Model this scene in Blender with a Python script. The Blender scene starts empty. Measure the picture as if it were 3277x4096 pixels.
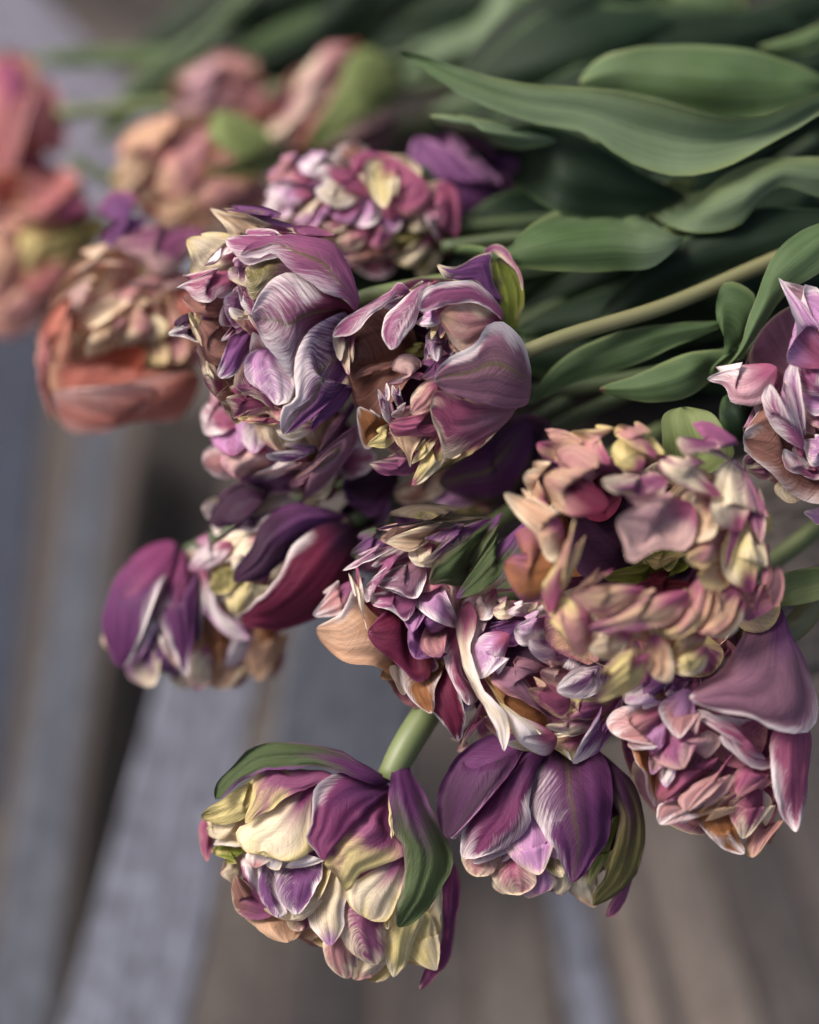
import bpy, math, random
import numpy as np
from mathutils import Vector, Matrix, Euler
R_ = math.radians
random.seed(7); RNG = np.random.default_rng(7)
scene = bpy.context.scene
COL = scene.collection

# ------------------------------------------------------------------ camera
U = 0.00008              # one unit of the tracing = 0.08 mm
D = 9500.0               # focus distance in those units (0.76 m)
PITCH = R_(29)
cam_d = bpy.data.cameras.new("Camera")
cam = bpy.data.objects.new("Camera", cam_d)
COL.objects.link(cam)
cam.rotation_euler = (PITCH, 0, 0)
CR = Euler((PITCH, 0, 0)).to_matrix()
CAMPOS = Vector((0, 0, 0.62)) + CR @ Vector((0, 0, D * U))
cam.location = CAMPOS
cam_d.sensor_fit = 'VERTICAL'
cam_d.sensor_height = 36.0
cam_d.lens = 36.0 * D / 4096.0
cam_d.clip_start = 0.02
cam_d.clip_end = 200
cam_d.dof.use_dof = True
cam_d.dof.focus_distance = (D - 40) * U
cam_d.dof.aperture_fstop = cam_d.lens / (560 * U * 1000)
scene.camera = cam

# ------------------------------------------------------------------ light
sun_cam = Vector((-0.62, 0.55, 0.55)).normalized()
sun_w = CR @ sun_cam
elev = math.asin(sun_w.z); azim = math.atan2(sun_w.x, sun_w.y)
sd = bpy.data.lights.new("Sun", 'SUN'); so = bpy.data.objects.new("Sun", sd); COL.objects.link(so)
sd.energy = 1.5; sd.angle = R_(24); sd.color = (1.0, 0.94, 0.88)
so.rotation_euler = sun_w.to_track_quat('Z', 'Y').to_euler(); so.location = (0, 0, 3)
world = bpy.data.worlds.new("World"); scene.world = world; world.use_nodes = True
wn = world.node_tree.nodes; wl = world.node_tree.links
sky = wn.new('ShaderNodeTexSky'); sky.sky_type = 'NISHITA'; sky.sun_disc = False
sky.sun_elevation = elev; sky.sun_rotation = azim
sky.air_density = 0.8; sky.dust_density = 6.0; sky.ozone_density = 0.3
bg = wn['Background']; bg.inputs[1].default_value = 0.075
wl.new(sky.outputs[0], bg.inputs[0])
scene.view_settings.view_transform = 'Standard'; scene.view_settings.look = 'None'
scene.view_settings.exposure = 1.0; scene.view_settings.gamma = 1.0
scene.render.resolution_x = 819; scene.render.resolution_y = 1024
scene.cycles.max_bounces = 8; scene.cycles.diffuse_bounces = 4; scene.cycles.transmission_bounces = 6

# ------------------------------------------------------------------ helpers
def W(x, y, z):
    """tracing coordinates (source pixels at the focus plane, z towards the lens) -> world metres, numpy"""
    x = np.asarray(x, float); y = np.asarray(y, float); z = np.asarray(z, float)
    k = (D - z) / D
    c = np.stack([(x - 1638.5) * k * U, -(y - 2048) * k * U, -(D - z) * U], -1)
    return c @ np.array(CR).T + np.array(CAMPOS)

def spline(pts, n):
    p = np.array(pts, float)
    if len(p) == 2:
        t = np.linspace(0, 1, n)[:, None]
        return p[0] * (1 - t) + p[1] * t
    q = np.vstack([2 * p[0] - p[1], p, 2 * p[-1] - p[-2]])
    out = []
    m = 14
    for i in range(1, len(q) - 2):
        p0, p1, p2, p3 = q[i - 1:i + 3]
        # centripetal
        t0 = 0; t1 = t0 + max(1e-3, np.linalg.norm((p1 - p0)[:2])) ** .5
        t2 = t1 + max(1e-3, np.linalg.norm((p2 - p1)[:2])) ** .5
        t3 = t2 + max(1e-3, np.linalg.norm((p3 - p2)[:2])) ** .5
        t = np.linspace(t1, t2, m, endpoint=False)[:, None]
        A1 = (t1 - t) / (t1 - t0) * p0 + (t - t0) / (t1 - t0) * p1
        A2 = (t2 - t) / (t2 - t1) * p1 + (t - t1) / (t2 - t1) * p2
        A3 = (t3 - t) / (t3 - t2) * p2 + (t - t2) / (t3 - t2) * p3
        B1 = (t2 - t) / (t2 - t0) * A1 + (t - t0) / (t2 - t0) * A2
        B2 = (t3 - t) / (t3 - t1) * A2 + (t - t1) / (t3 - t1) * A3
        out.append((t2 - t) / (t2 - t1) * B1 + (t - t1) / (t2 - t1) * B2)
    out.append(p[-1:])
    out = np.vstack(out)
    s = np.concatenate([[0], np.cumsum(np.linalg.norm(np.diff(out, axis=0), axis=1))])
    u = np.linspace(0, s[-1], n)
    return np.stack([np.interp(u, s, out[:, k]) for k in range(out.shape[1])], 1)

def outline(B, Ls, T, Rs, t):
    """one smooth outline base-left-tip-right-base, cut at the tip and resampled at t on each side"""
    p = np.array([B] + list(Ls) + [T] + list(Rs)[::-1] + [B], float)
    cuts = []
    q = np.vstack([p[-2], p, p[1]])
    out = []; m = 14
    for i in range(1, len(q) - 2):
        p0, p1, p2, p3 = q[i - 1:i + 3]
        t0 = 0; t1 = t0 + max(1., np.linalg.norm(p1 - p0)) ** .5
        t2 = t1 + max(1., np.linalg.norm(p2 - p1)) ** .5
        t3 = t2 + max(1., np.linalg.norm(p3 - p2)) ** .5
        tt = np.linspace(t1, t2, m, endpoint=False)[:, None]
        A1 = (t1 - tt) / (t1 - t0) * p0 + (tt - t0) / (t1 - t0) * p1
        A2 = (t2 - tt) / (t2 - t1) * p1 + (tt - t1) / (t2 - t1) * p2
        A3 = (t3 - tt) / (t3 - t2) * p2 + (tt - t2) / (t3 - t2) * p3
        B1 = (t2 - tt) / (t2 - t0) * A1 + (tt - t0) / (t2 - t0) * A2
        B2 = (t3 - tt) / (t3 - t1) * A2 + (tt - t1) / (t3 - t1) * A3
        out.append((t2 - tt) / (t2 - t1) * B1 + (tt - t1) / (t2 - t1) * B2)
    out.append(p[-1:]); out = np.vstack(out)
    c = (len(Ls) + 1) * m
    res = []
    for seg in (out[:c + 1], out[c:][::-1]):
        s = np.concatenate([[0], np.cumsum(np.linalg.norm(np.diff(seg, axis=0), axis=1))])
        res.append(np.stack([np.interp(t * s[-1], s, seg[:, k]) for k in range(2)], 1))
    return res

def new_obj(name, mesh, parent=None, mat=None):
    o = bpy.data.objects.new(name, mesh)
    COL.objects.link(o)
    if mat is not None and mesh is not None and not mesh.materials:
        mesh.materials.append(mat)
    if parent is not None:
        o.parent = parent
        o.matrix_parent_inverse = Matrix.Translation(-parent.location)
    return o

def thing(name, label, cat, loc, group=None):
    o = bpy.data.objects.new(name, None)
    COL.objects.link(o)
    o.empty_display_size = 0.01
    o.location = loc
    o['label'] = label; o['category'] = cat
    if group: o['group'] = group
    return o

# palette (linear base colours)
PAL = dict(
 W=(.88,.79,.78), C=(.84,.71,.51), h=(.12,.09,.065), Y=(.70,.58,.26), S=(.56,.38,.25), A=(.62,.38,.25), K=(.52,.18,.135), k=(.30,.06,.03), j=(.52,.19,.19),
 R=(.50,.24,.24), L=(.50,.25,.46), m=(.30,.145,.205), P=(.30,.092,.195), M=(.34,.09,.17), V=(.18,.062,.185), u=(.11,.030,.105), n=(.19,.04,.12),
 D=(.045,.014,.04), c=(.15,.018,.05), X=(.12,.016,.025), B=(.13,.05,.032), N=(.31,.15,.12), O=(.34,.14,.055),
 G=(.07,.10,.04), H=(.16,.14,.05), E=(.17,.20,.03), F=(.20,.25,.09), T=(.50,.28,.33), q=(.60,.39,.36),
 g=(.085,.145,.055), d=(.012,.028,.013), b=(.135,.195,.105), e=(.18,.23,.09), v=(.19,.06,.17),  # d: leaf green darkened to carry the shade between leaves
)

# ------------------------------------------------------------------ materials
def petal_material():
    m = bpy.data.materials.new("petal_skin"); m.use_nodes = True
    n = m.node_tree.nodes; l = m.node_tree.links
    p = n['Principled BSDF']; out = n['Material Output']
    def math_(op, a, b=None, clamp=False):
        k = n.new('ShaderNodeMath'); k.operation = op; k.use_clamp = clamp
        for i, v in enumerate((a, b)):
            if v is None: continue
            if isinstance(v, (int, float)): k.inputs[i].default_value = v
            else: l.new(v, k.inputs[i])
        return k.outputs[0]
    uv = n.new('ShaderNodeUVMap'); uv.uv_map = 'petal'
    sx = n.new('ShaderNodeSeparateXYZ'); l.new(uv.outputs[0], sx.inputs[0])
    rnd = n.new('ShaderNodeObjectInfo').outputs['Random']
    a = math_('ABSOLUTE', math_('SUBTRACT', sx.outputs[0], .5))          # 0..0.5 from midrib
    side = math_('MULTIPLY', math_('GREATER_THAN', sx.outputs[0], .5), 7.3)
    s = math_('SUBTRACT', sx.outputs[1], math_('MULTIPLY', math_('POWER', a, 1.3), .75))
    cmb = n.new('ShaderNodeCombineXYZ')
    l.new(math_('MULTIPLY', s, 58.0), cmb.inputs[0])
    l.new(math_('ADD', math_('MULTIPLY', a, 4.0), side), cmb.inputs[1])
    l.new(math_('MULTIPLY', rnd, 50.0), cmb.inputs[2])
    noi = n.new('ShaderNodeTexNoise'); noi.inputs['Scale'].default_value = 1.0
    noi.inputs['Detail'].default_value = 4.0; noi.inputs['Roughness'].default_value = .62
    l.new(cmb.outputs[0], noi.inputs['Vector'])
    mg = n.new('ShaderNodeAttribute'); mg.attribute_name = 'margin'
    st = n.new('ShaderNodeAttribute'); st.attribute_name = 'streak'
    x = math_('ADD', mg.outputs['Fac'], math_('MULTIPLY', math_('SUBTRACT', noi.outputs[0], .5), st.outputs['Fac']))
    mr = n.new('ShaderNodeMapRange'); mr.interpolation_type = 'SMOOTHSTEP'
    mr.inputs['From Min'].default_value = .05; mr.inputs['From Max'].default_value = 1.08
    l.new(x, mr.inputs['Value'])
    c1 = n.new('ShaderNodeAttribute'); c1.attribute_name = 'blade_tint'
    c2 = n.new('ShaderNodeAttribute'); c2.attribute_name = 'rim_tint'
    mix = n.new('ShaderNodeMix'); mix.data_type = 'RGBA'
    l.new(mr.outputs[0], mix.inputs['Factor']); l.new(c1.outputs['Color'], mix.inputs['A']); l.new(c2.outputs['Color'], mix.inputs['B'])
    # fine vein tint + blotches
    cm2 = n.new('ShaderNodeCombineXYZ')
    l.new(math_('MULTIPLY', s, 85.0), cm2.inputs[0]); l.new(math_('ADD', math_('MULTIPLY', a, 7.0), side), cm2.inputs[1])
    l.new(math_('MULTIPLY', rnd, 31.0), cm2.inputs[2])
    n2 = n.new('ShaderNodeTexNoise'); n2.inputs['Scale'].default_value = 1.0; n2.inputs['Detail'].default_value = 2.0
    l.new(cm2.outputs[0], n2.inputs['Vector'])
    ge = n.new('ShaderNodeTexCoord')
    n3 = n.new('ShaderNodeTexNoise'); n3.inputs['Scale'].default_value = 90.0; n3.inputs['Detail'].default_value = 3.0
    l.new(ge.outputs['Object'], n3.inputs['Vector'])
    br = n.new('ShaderNodeMapRange'); br.inputs['From Min'].default_value = .3; br.inputs['From Max'].default_value = .7
    br.inputs['To Min'].default_value = .80; br.inputs['To Max'].default_value = 1.16
    l.new(math_('ADD', math_('MULTIPLY', n2.outputs[0], .55), math_('MULTIPLY', n3.outputs[0], .45)), br.inputs['Value'])
    cm3 = n.new('ShaderNodeCombineXYZ')
    l.new(math_('MULTIPLY', sx.outputs[0], 34.0), cm3.inputs[0]); l.new(math_('MULTIPLY', sx.outputs[1], 2.2), cm3.inputs[1])
    l.new(math_('MULTIPLY', rnd, 77.0), cm3.inputs[2])
    n5 = n.new('ShaderNodeTexNoise'); n5.inputs['Scale'].default_value = 1.0; n5.inputs['Detail'].default_value = 3.0
    l.new(cm3.outputs[0], n5.inputs['Vector'])
    lv = n.new('ShaderNodeMapRange'); lv.inputs['From Min'].default_value = .32; lv.inputs['From Max'].default_value = .68
    lv.inputs['To Min'].default_value = .8; lv.inputs['To Max'].default_value = 1.17; l.new(n5.outputs[0], lv.inputs['Value'])
    inner = math_('SUBTRACT', 1.0, math_('MULTIPLY', mr.outputs[0], .75))
    lvm = n.new('ShaderNodeMix'); lvm.data_type = 'FLOAT'; lvm.inputs['A'].default_value = 1.0
    l.new(inner, lvm.inputs['Factor']); l.new(lv.outputs[0], lvm.inputs['B'])
    hs = n.new('ShaderNodeHueSaturation')
    l.new(mix.outputs['Result'], hs.inputs['Color']); l.new(math_('MULTIPLY', br.outputs[0], lvm.outputs['Result']), hs.inputs['Value'])
    l.new(math_('ADD', .493, math_('MULTIPLY', n3.outputs[0], .014)), hs.inputs['Hue'])
    l.new(hs.outputs[0], p.inputs['Base Color'])
    p.inputs['Roughness'].default_value = .55
    p.inputs['Specular IOR Level'].default_value = .22
    p.inputs['Sheen Weight'].default_value = .03; p.inputs['Sheen Roughness'].default_value = .4
    bmp = n.new('ShaderNodeBump'); bmp.inputs['Strength'].default_value = .36; bmp.inputs['Distance'].default_value = .0012
    l.new(math_('ADD', math_('MULTIPLY', n2.outputs[0], .6), math_('MULTIPLY', noi.outputs[0], .7)), bmp.inputs['Height'])
    l.new(bmp.outputs[0], p.inputs['Normal'])
    tr = n.new('ShaderNodeBsdfTranslucent'); l.new(hs.outputs[0], tr.inputs['Color'])
    ms = n.new('ShaderNodeMixShader'); ms.inputs[0].default_value = .2
    l.new(p.outputs[0], ms.inputs[1]); l.new(tr.outputs[0], ms.inputs[2]); l.new(ms.outputs[0], out.inputs['Surface'])
    return m
PETAL = petal_material()

def leaf_material():
    m = bpy.data.materials.new("leaf_skin"); m.use_nodes = True
    n = m.node_tree.nodes; l = m.node_tree.links
    p = n['Principled BSDF']; out = n['Material Output']
    uv = n.new('ShaderNodeUVMap'); uv.uv_map = 'petal'
    mp = n.new('ShaderNodeMapping'); mp.inputs['Scale'].default_value = (60, 1.2, 1); l.new(uv.outputs[0], mp.inputs['Vector'])
    no = n.new('ShaderNodeTexNoise'); no.inputs['Scale'].default_value = 1; no.inputs['Detail'].default_value = 3; l.new(mp.outputs[0], no.inputs['Vector'])
    tc = n.new('ShaderNodeTexCoord')
    n3 = n.new('ShaderNodeTexNoise'); n3.inputs['Scale'].default_value = 26; n3.inputs['Detail'].default_value = 4; l.new(tc.outputs['Object'], n3.inputs['Vector'])
    at = n.new('ShaderNodeAttribute'); at.attribute_name = 'blade_tint'
    rm = n.new('ShaderNodeAttribute'); rm.attribute_name = 'rim_tint'
    mg = n.new('ShaderNodeAttribute'); mg.attribute_name = 'margin'
    mix = n.new('ShaderNodeMix'); mix.data_type = 'RGBA'
    cl = n.new('ShaderNodeClamp'); l.new(mg.outputs['Fac'], cl.inputs[0])
    l.new(cl.outputs[0], mix.inputs['Factor']); l.new(at.outputs['Color'], mix.inputs['A']); l.new(rm.outputs['Color'], mix.inputs['B'])
    ad = n.new('ShaderNodeMath'); ad.operation = 'ADD'; l.new(no.outputs[0], ad.inputs[0]); l.new(n3.outputs[0], ad.inputs[1])
    mr = n.new('ShaderNodeMapRange'); mr.inputs['From Min'].default_value = .65; mr.inputs['From Max'].default_value = 1.4
    mr.inputs['To Min'].default_value = .6; mr.inputs['To Max'].default_value = 1.35; l.new(ad.outputs[0], mr.inputs['Value'])
    hs = n.new('ShaderNodeHueSaturation'); l.new(mix.outputs['Result'], hs.inputs['Color']); l.new(mr.outputs[0], hs.inputs['Value'])
    n4 = n.new('ShaderNodeTexNoise'); n4.inputs['Scale'].default_value = 14; n4.inputs['Detail'].default_value = 5; n4.inputs['Roughness'].default_value = .7
    l.new(tc.outputs['Object'], n4.inputs['Vector'])
    wx = n.new('ShaderNodeMapRange'); wx.inputs['From Min'].default_value = .42; wx.inputs['From Max'].default_value = .72; wx.inputs['To Max'].default_value = .55
    l.new(n4.outputs[0], wx.inputs['Value'])
    bl = n.new('ShaderNodeMix'); bl.data_type = 'RGBA'; h2 = n.new('ShaderNodeHueSaturation'); h2.inputs['Saturation'].default_value = .62; h2.inputs['Value'].default_value = 1.45; l.new(hs.outputs[0], h2.inputs['Color']); l.new(h2.outputs[0], bl.inputs['B'])
    l.new(wx.outputs[0], bl.inputs['Factor']); l.new(hs.outputs[0], bl.inputs['A'])
    l.new(bl.outputs['Result'], p.inputs['Base Color'])
    rr = n.new('ShaderNodeMapRange'); rr.inputs['To Min'].default_value = .45; rr.inputs['To Max'].default_value = .7; l.new(n4.outputs[0], rr.inputs['Value'])
    l.new(rr.outputs[0], p.inputs['Roughness'])
    p.inputs['Roughness'].default_value = .5; p.inputs['Specular IOR Level'].default_value = .22
    b = n.new('ShaderNodeBump'); b.inputs['Strength'].default_value = .25; b.inputs['Distance'].default_value = .001
    l.new(no.outputs[0], b.inputs['Height']); l.new(b.outputs[0], p.inputs['Normal'])
    tr = n.new('ShaderNodeBsdfTranslucent'); l.new(hs.outputs[0], tr.inputs['Color'])
    ms = n.new('ShaderNodeMixShader'); ms.inputs[0].default_value = .2
    l.new(p.outputs[0], ms.inputs[1]); l.new(tr.outputs[0], ms.inputs[2]); l.new(ms.outputs[0], out.inputs['Surface'])
    return m
LEAF = leaf_material()

def wood_material(name, c1, c2, rough=.75, scale=1.0):
    m = bpy.data.materials.new(name); m.use_nodes = True
    n = m.node_tree.nodes; l = m.node_tree.links; p = n['Principled BSDF']
    uv = n.new('ShaderNodeUVMap'); uv.uv_map = 'grain'
    mp = n.new('ShaderNodeMapping'); mp.inputs['Scale'].default_value = (34 * scale, 1.6 * scale, 1); l.new(uv.outputs[0], mp.inputs['Vector'])
    oi = n.new('ShaderNodeObjectInfo'); cb = n.new('ShaderNodeCombineXYZ')
    ml = n.new('ShaderNodeMath'); ml.operation = 'MULTIPLY'; ml.inputs[1].default_value = 40; l.new(oi.outputs['Random'], ml.inputs[0])
    l.new(ml.outputs[0], cb.inputs[2]); l.new(cb.outputs[0], mp.inputs['Location'])
    no = n.new('ShaderNodeTexNoise'); no.inputs['Scale'].default_value = 1; no.inputs['Detail'].default_value = 6
    no.inputs['Distortion'].default_value = .6; l.new(mp.outputs[0], no.inputs['Vector'])
    n2 = n.new('ShaderNodeTexNoise'); n2.inputs['Scale'].default_value = 9; n2.inputs['Detail'].default_value = 4
    l.new(uv.outputs[0], n2.inputs['Vector'])
    ad = n.new('ShaderNodeMath'); ad.operation = 'ADD'; l.new(no.outputs[0], ad.inputs[0]); l.new(n2.outputs[0], ad.inputs[1])
    cr = n.new('ShaderNodeMapRange'); cr.inputs['From Min'].default_value = .8; cr.inputs['From Max'].default_value = 1.2; l.new(ad.outputs[0], cr.inputs['Value'])
    mix = n.new('ShaderNodeMix'); mix.data_type = 'RGBA'; mix.inputs['A'].default_value = (*c1, 1); mix.inputs['B'].default_value = (*c2, 1)
    l.new(cr.outputs[0], mix.inputs['Factor']); l.new(mix.outputs['Result'], p.inputs['Base Color'])
    p.inputs['Roughness'].default_value = rough
    b = n.new('ShaderNodeBump'); b.inputs['Strength'].default_value = .5; b.inputs['Distance'].default_value = .002
    l.new(no.outputs[0], b.inputs['Height']); l.new(b.outputs[0], p.inputs['Normal'])
    return m

def plain_material(name, c, rough=.5, scale=400, amp=.25):
    m = bpy.data.materials.new(name); m.use_nodes = True
    n = m.node_tree.nodes; l = m.node_tree.links; p = n['Principled BSDF']
    tc = n.new('ShaderNodeTexCoord'); no = n.new('ShaderNodeTexNoise'); no.inputs['Scale'].default_value = scale; no.inputs['Detail'].default_value = 3
    l.new(tc.outputs['Object'], no.inputs['Vector'])
    mix = n.new('ShaderNodeMix'); mix.data_type = 'RGBA'
    mix.inputs['A'].default_value = (*[v * (1 - amp) for v in c], 1); mix.inputs['B'].default_value = (*[min(1, v * (1 + amp)) for v in c], 1)
    l.new(no.outputs[0], mix.inputs['Factor']); l.new(mix.outputs['Result'], p.inputs['Base Color'])
    p.inputs['Roughness'].default_value = rough
    b = n.new('ShaderNodeBump'); b.inputs['Strength'].default_value = .2; b.inputs['Distance'].default_value = .0006
    l.new(no.outputs[0], b.inputs['Height']); l.new(b.outputs[0], p.inputs['Normal'])
    return m

# ------------------------------------------------------------------ depth order kept between neighbouring petals
CELL = 12
DM = np.full((4096 // CELL + 240, 3277 // CELL + 240), 1e9)
OFF = 120
def dm_idx(x, y):
    i = np.clip((np.asarray(y) / CELL).astype(int) + OFF, 0, DM.shape[0] - 1)
    j = np.clip((np.asarray(x) / CELL).astype(int) + OFF, 0, DM.shape[1] - 1)
    return i, j
def dm_write(X, Y, Z):
    # splat the petal densely
    for a in np.linspace(0, 1, 4, endpoint=False):
        for b in np.linspace(0, 1, 4, endpoint=False):
            def L(Q): return ((1-a)*(1-b)*Q[:-1,:-1] + a*(1-b)*Q[1:,:-1] + (1-a)*b*Q[:-1,1:] + a*b*Q[1:,1:]).ravel()
            i, j = dm_idx(L(X), L(Y)); np.minimum.at(DM, (i, j), L(Z))
def blur2(d):
    e = np.pad(d, 1, mode='edge')
    return (e[:-2,1:-1] + e[2:,1:-1] + e[1:-1,:-2] + e[1:-1,2:] + 2*d) / 6

def sm_noise(n, freq, rng):
    k = max(3, int(freq) + 3)
    v = rng.uniform(-1, 1, k)
    x = np.linspace(0, k - 1.001, n); i = x.astype(int); f = x - i; f = f * f * (3 - 2 * f)
    return v[i] * (1 - f) + v[np.minimum(i + 1, k - 1)] * f

def mesh_grid(name, P, cols=None, mat=None):
    nt, nu = P.shape[:2]
    me = bpy.data.meshes.new(name)
    idx = np.arange(nt * nu).reshape(nt, nu)
    f = np.stack([idx[:-1,:-1], idx[:-1,1:], idx[1:,1:], idx[1:,:-1]], -1).reshape(-1, 4)
    me.from_pydata(P.reshape(-1, 3).tolist(), [], f.tolist())
    me.polygons.foreach_set('use_smooth', np.ones(len(f), bool))
    return me, f

def patch(name, parent, B, Ls, T, Rs, zf, mid='P', rim='W', rimR=None, e=(.3,.3,.2), base=None, bf=.4, tip=None, tf=.25,
          bulge=.22, zoff=0, ruffle=1.35, olive=0.0, streak=1.9, tiltv=0, nt=26, nu=21, mat=None, clamp=True, seed=None, label=None, grow=.22):
    rng = np.random.default_rng(seed if seed is not None else RNG.integers(1 << 30))
    t = np.linspace(0, 1, nt); t = .5 * t + .5 * (.5 - .5 * np.cos(t * np.pi))
    span = np.hypot(T[0] - B[0], T[1] - B[1])
    if span > 270: grow = min(grow, .03)
    elif span < 130 and grow: grow *= 1.7
    if ruffle > .5 and span < 230: e = (e[0] * rng.uniform(.25, 1.3), e[1] * rng.uniform(.25, 1.3), e[2] * rng.uniform(.5, 1.2))
    if ruffle > .5 and grow:
        # the hidden foot of the petal runs on under its neighbours
        Bv, Tv = np.array(B, float), np.array(T, float)
        ax = Tv - Bv; al = np.linalg.norm(ax) + 1e-6; ax /= al; nx_ = np.array([-ax[1], ax[0]])
        def push(P_):
            P_ = np.array(P_, float); f_ = np.clip((P_ - Bv) @ ax / al, 0, 1); s_ = (P_ - Bv) @ nx_
            return P_ + nx_ * s_ * grow * 1.1 * (1 - f_) - ax * grow * al * .8 * (1 - f_) ** 2
        Ls = [push(p_) for p_ in Ls]; Rs = [push(p_) for p_ in Rs]; B = Bv - ax * al * grow
    L, Rr = outline(B, Ls, T, Rs, t)
    length = max(20, np.linalg.norm(np.array(T) - np.array(B)), np.max(np.linalg.norm(L - Rr, axis=1)))
    env = np.sin(np.pi * np.clip(t, 0, 1)) ** .5
    if ruffle > 0:
        for E in (L, Rr):
            tg = np.gradient(E, axis=0); nn = np.stack([-tg[:,1], tg[:,0]], 1); nn /= np.linalg.norm(nn, axis=1)[:,None] + 1e-6
            E += nn * (env * (sm_noise(nt, 7, rng) * .014 + sm_noise(nt, nt*.8, rng) * .004) * ruffle * length)[:,None]
    u = np.linspace(0, 1, nu)
    # denser towards the rims
    u = .5 + .5 * np.sin((u - .5) * np.pi) * .55 + (u - .5) * .45
    uu, tt = np.meshgrid(u, t)
    X = L[:,0][:,None] * (1 - uu) + Rr[:,0][:,None] * uu
    Y = L[:,1][:,None] * (1 - uu) + Rr[:,1][:,None] * uu
    w = np.linalg.norm(L - Rr, axis=1)[:,None]
    w = np.minimum(w, length)
    q = 2 * uu - 1
    Z = zf(X, Y) + zoff + tiltv * q * w * .5
    bulge = bulge * (.62 if ruffle > .5 else 1)
    if ruffle > .5:
        Z = Z + bulge * w * ((1 - q * q) - .45) * (1 - 1.5 * tt ** 3)
        Z = Z + min(length, 300) * (.18 * tt ** 2 - .14 * (1 - tt) ** 2)
    else:
        Z = Z + bulge * w * ((1 - q * q) * .55 + (1 - np.abs(q)) ** 1.3 * .8 - .5)
    # soft wandering of the surface, pleats along the veins, frilled rims
    Z += length * .018 * (sm_noise(nt, 4, rng)[:,None] * np.cos(q * 2.2 + rng.uniform(0, 6)))
    if ruffle > .5:
        Z += np.minimum(w, 170) * .022 * np.cos(q * rng.uniform(7, 11) + rng.uniform(0, 6) + 1.5 * tt) * np.clip(tt * 3, 0, 1)
        Z += np.minimum(w, 170) * .016 * np.cos(q * rng.uniform(14, 19) + rng.uniform(0, 6) - 2 * tt) * np.clip(tt * 2, 0, 1)
        lip = np.where(q < 0, rng.uniform(-.05, .16), rng.uniform(-.05, .16))
        Z += lip * w * np.clip((np.abs(q) - .68) / .32, 0, 1) ** 2 * env[:, None]
        Z += length * rng.uniform(-.05, .09) * np.clip((tt - .82) / .18, 0, 1) ** 2
    else:
        Z += w * .012 * np.cos(q * 9 + rng.uniform(0, 6) + 1.5 * tt) * np.clip(tt * 3, 0, 1)
    Z += w * .012 * (1 - np.minimum(1, np.abs(q) * 6)) * -1 * np.sin(np.pi * tt)
    if ruffle > 0:
        fl = sm_noise(nt, 7, rng) * .6 + sm_noise(nt, 14, rng) * .4; fr = sm_noise(nt, 7, rng) * .6 + sm_noise(nt, 14, rng) * .4
        ed = np.abs(q) ** 4
        Z += ruffle * length * .05 * ed * np.where(q < 0, fl[:,None], fr[:,None]) * env[:,None]
    if clamp:
        i, j = dm_idx(X, Y)
        m = DM[i, j]
        for di, dj in ((1,0),(-1,0),(0,1),(0,-1)):
            m = np.minimum(m, DM[np.clip(i+di,0,DM.shape[0]-1), np.clip(j+dj,0,DM.shape[1]-1)])
        d = np.maximum(0, Z - (m - 27))
        d = np.where(m > 1e8, 0, d)
        d0 = d.copy()
        for _ in range(14): d = np.maximum(d0, blur2(d))
        d = blur2(d) * .5 + d * .5
        Z = Z - d
        dm_write(X, Y, Z)
    P = W(X, Y, Z)
    org = np.array(parent.location) if parent is not None else P[0, nu // 2]
    me, f = mesh_grid(name, P - org if parent is None else P, None)
    # attributes
    col = lambda k: np.array(PAL[k]) if isinstance(k, str) else np.array(k)
    dl = uu; dr = 1 - uu; dt = 1 - tt
    nz = lambda v: max(v, 1e-3)
    wob = lambda: (1 + .7 * sm_noise(nt, 4, rng) + .25 * sm_noise(nt, 11, rng)).clip(.12)[:, None]
    ml = 1.08 - dl / (nz(e[0]) * 1.25 * wob()) * .9; mr_ = 1.08 - dr / (nz(e[1]) * 1.25 * wob()) * .9
    mt = 1 - dt / (nz(e[2]) * (1 + .5 * np.cos(q * 5 + rng.uniform(0, 6)))) * .9
    fade = (.75 + .45 * sm_noise(nt, 3, rng))[:, None]
    ml = np.where(ml > 0, ml * fade, ml); mr_ = np.where(mr_ > 0, mr_ * (1.5 - fade), mr_)
    if e[0] <= 0: ml = ml * 0 - 3
    if e[1] <= 0: mr_ = mr_ * 0 - 3
    if e[2] <= 0: mt = mt * 0 - 3
    ml = np.maximum(ml, -1.2); mr_ = np.maximum(mr_, -1.2); mt = np.maximum(mt, -1.2)
    mx = np.maximum(np.maximum(ml, mr_), mt)
    mx = mx - np.clip(1 - tt * 4, 0, 1) * .5
    flame = np.broadcast_to(col(mid), (*uu.shape, 3)).copy()
    if base is not None:
        k = np.clip(1 - (tt - bf * .5) / (bf * .6 + 1e-3) + .25 * np.cos(q * 5), 0, 1)[..., None]
        flame = flame * (1 - k) + col(base) * k
        mx = mx - k[..., 0] * .9
    if tip is not None:
        k = np.clip((tt - (1 - tf)) / (tf * .6) - np.abs(q) * .5, 0, 1)[..., None]
        flame = flame * (1 - k) + col(tip) * k; mx = mx - k[..., 0] * .7
    if olive:
        k = (np.exp(-(q / .22) ** 2) * (.55 + .45 * np.cos(q * 26)) * olive * np.clip(tt * 3, 0, 1))[..., None]
        flame = flame * (1 - k) + col('H') * k
    vj = rng.uniform(.88, 1.12)
    flame = np.clip(flame * vj, 0, 1)
    rc = np.broadcast_to(col(rim), (*uu.shape, 3)).copy()
    if rimR:
        k = np.clip(uu * 3 - 1, 0, 1)[..., None]; rc = rc * (1 - k) + col(rimR) * k
    ones = np.ones(uu.size)
    def cattr(nm, a):
        at = me.color_attributes.new(nm, 'FLOAT_COLOR', 'POINT')
        at.data.foreach_set('color', np.concatenate([a.reshape(-1, 3), ones[:, None]], 1).ravel())
    cattr('blade_tint', flame); cattr('rim_tint', rc)
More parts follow.
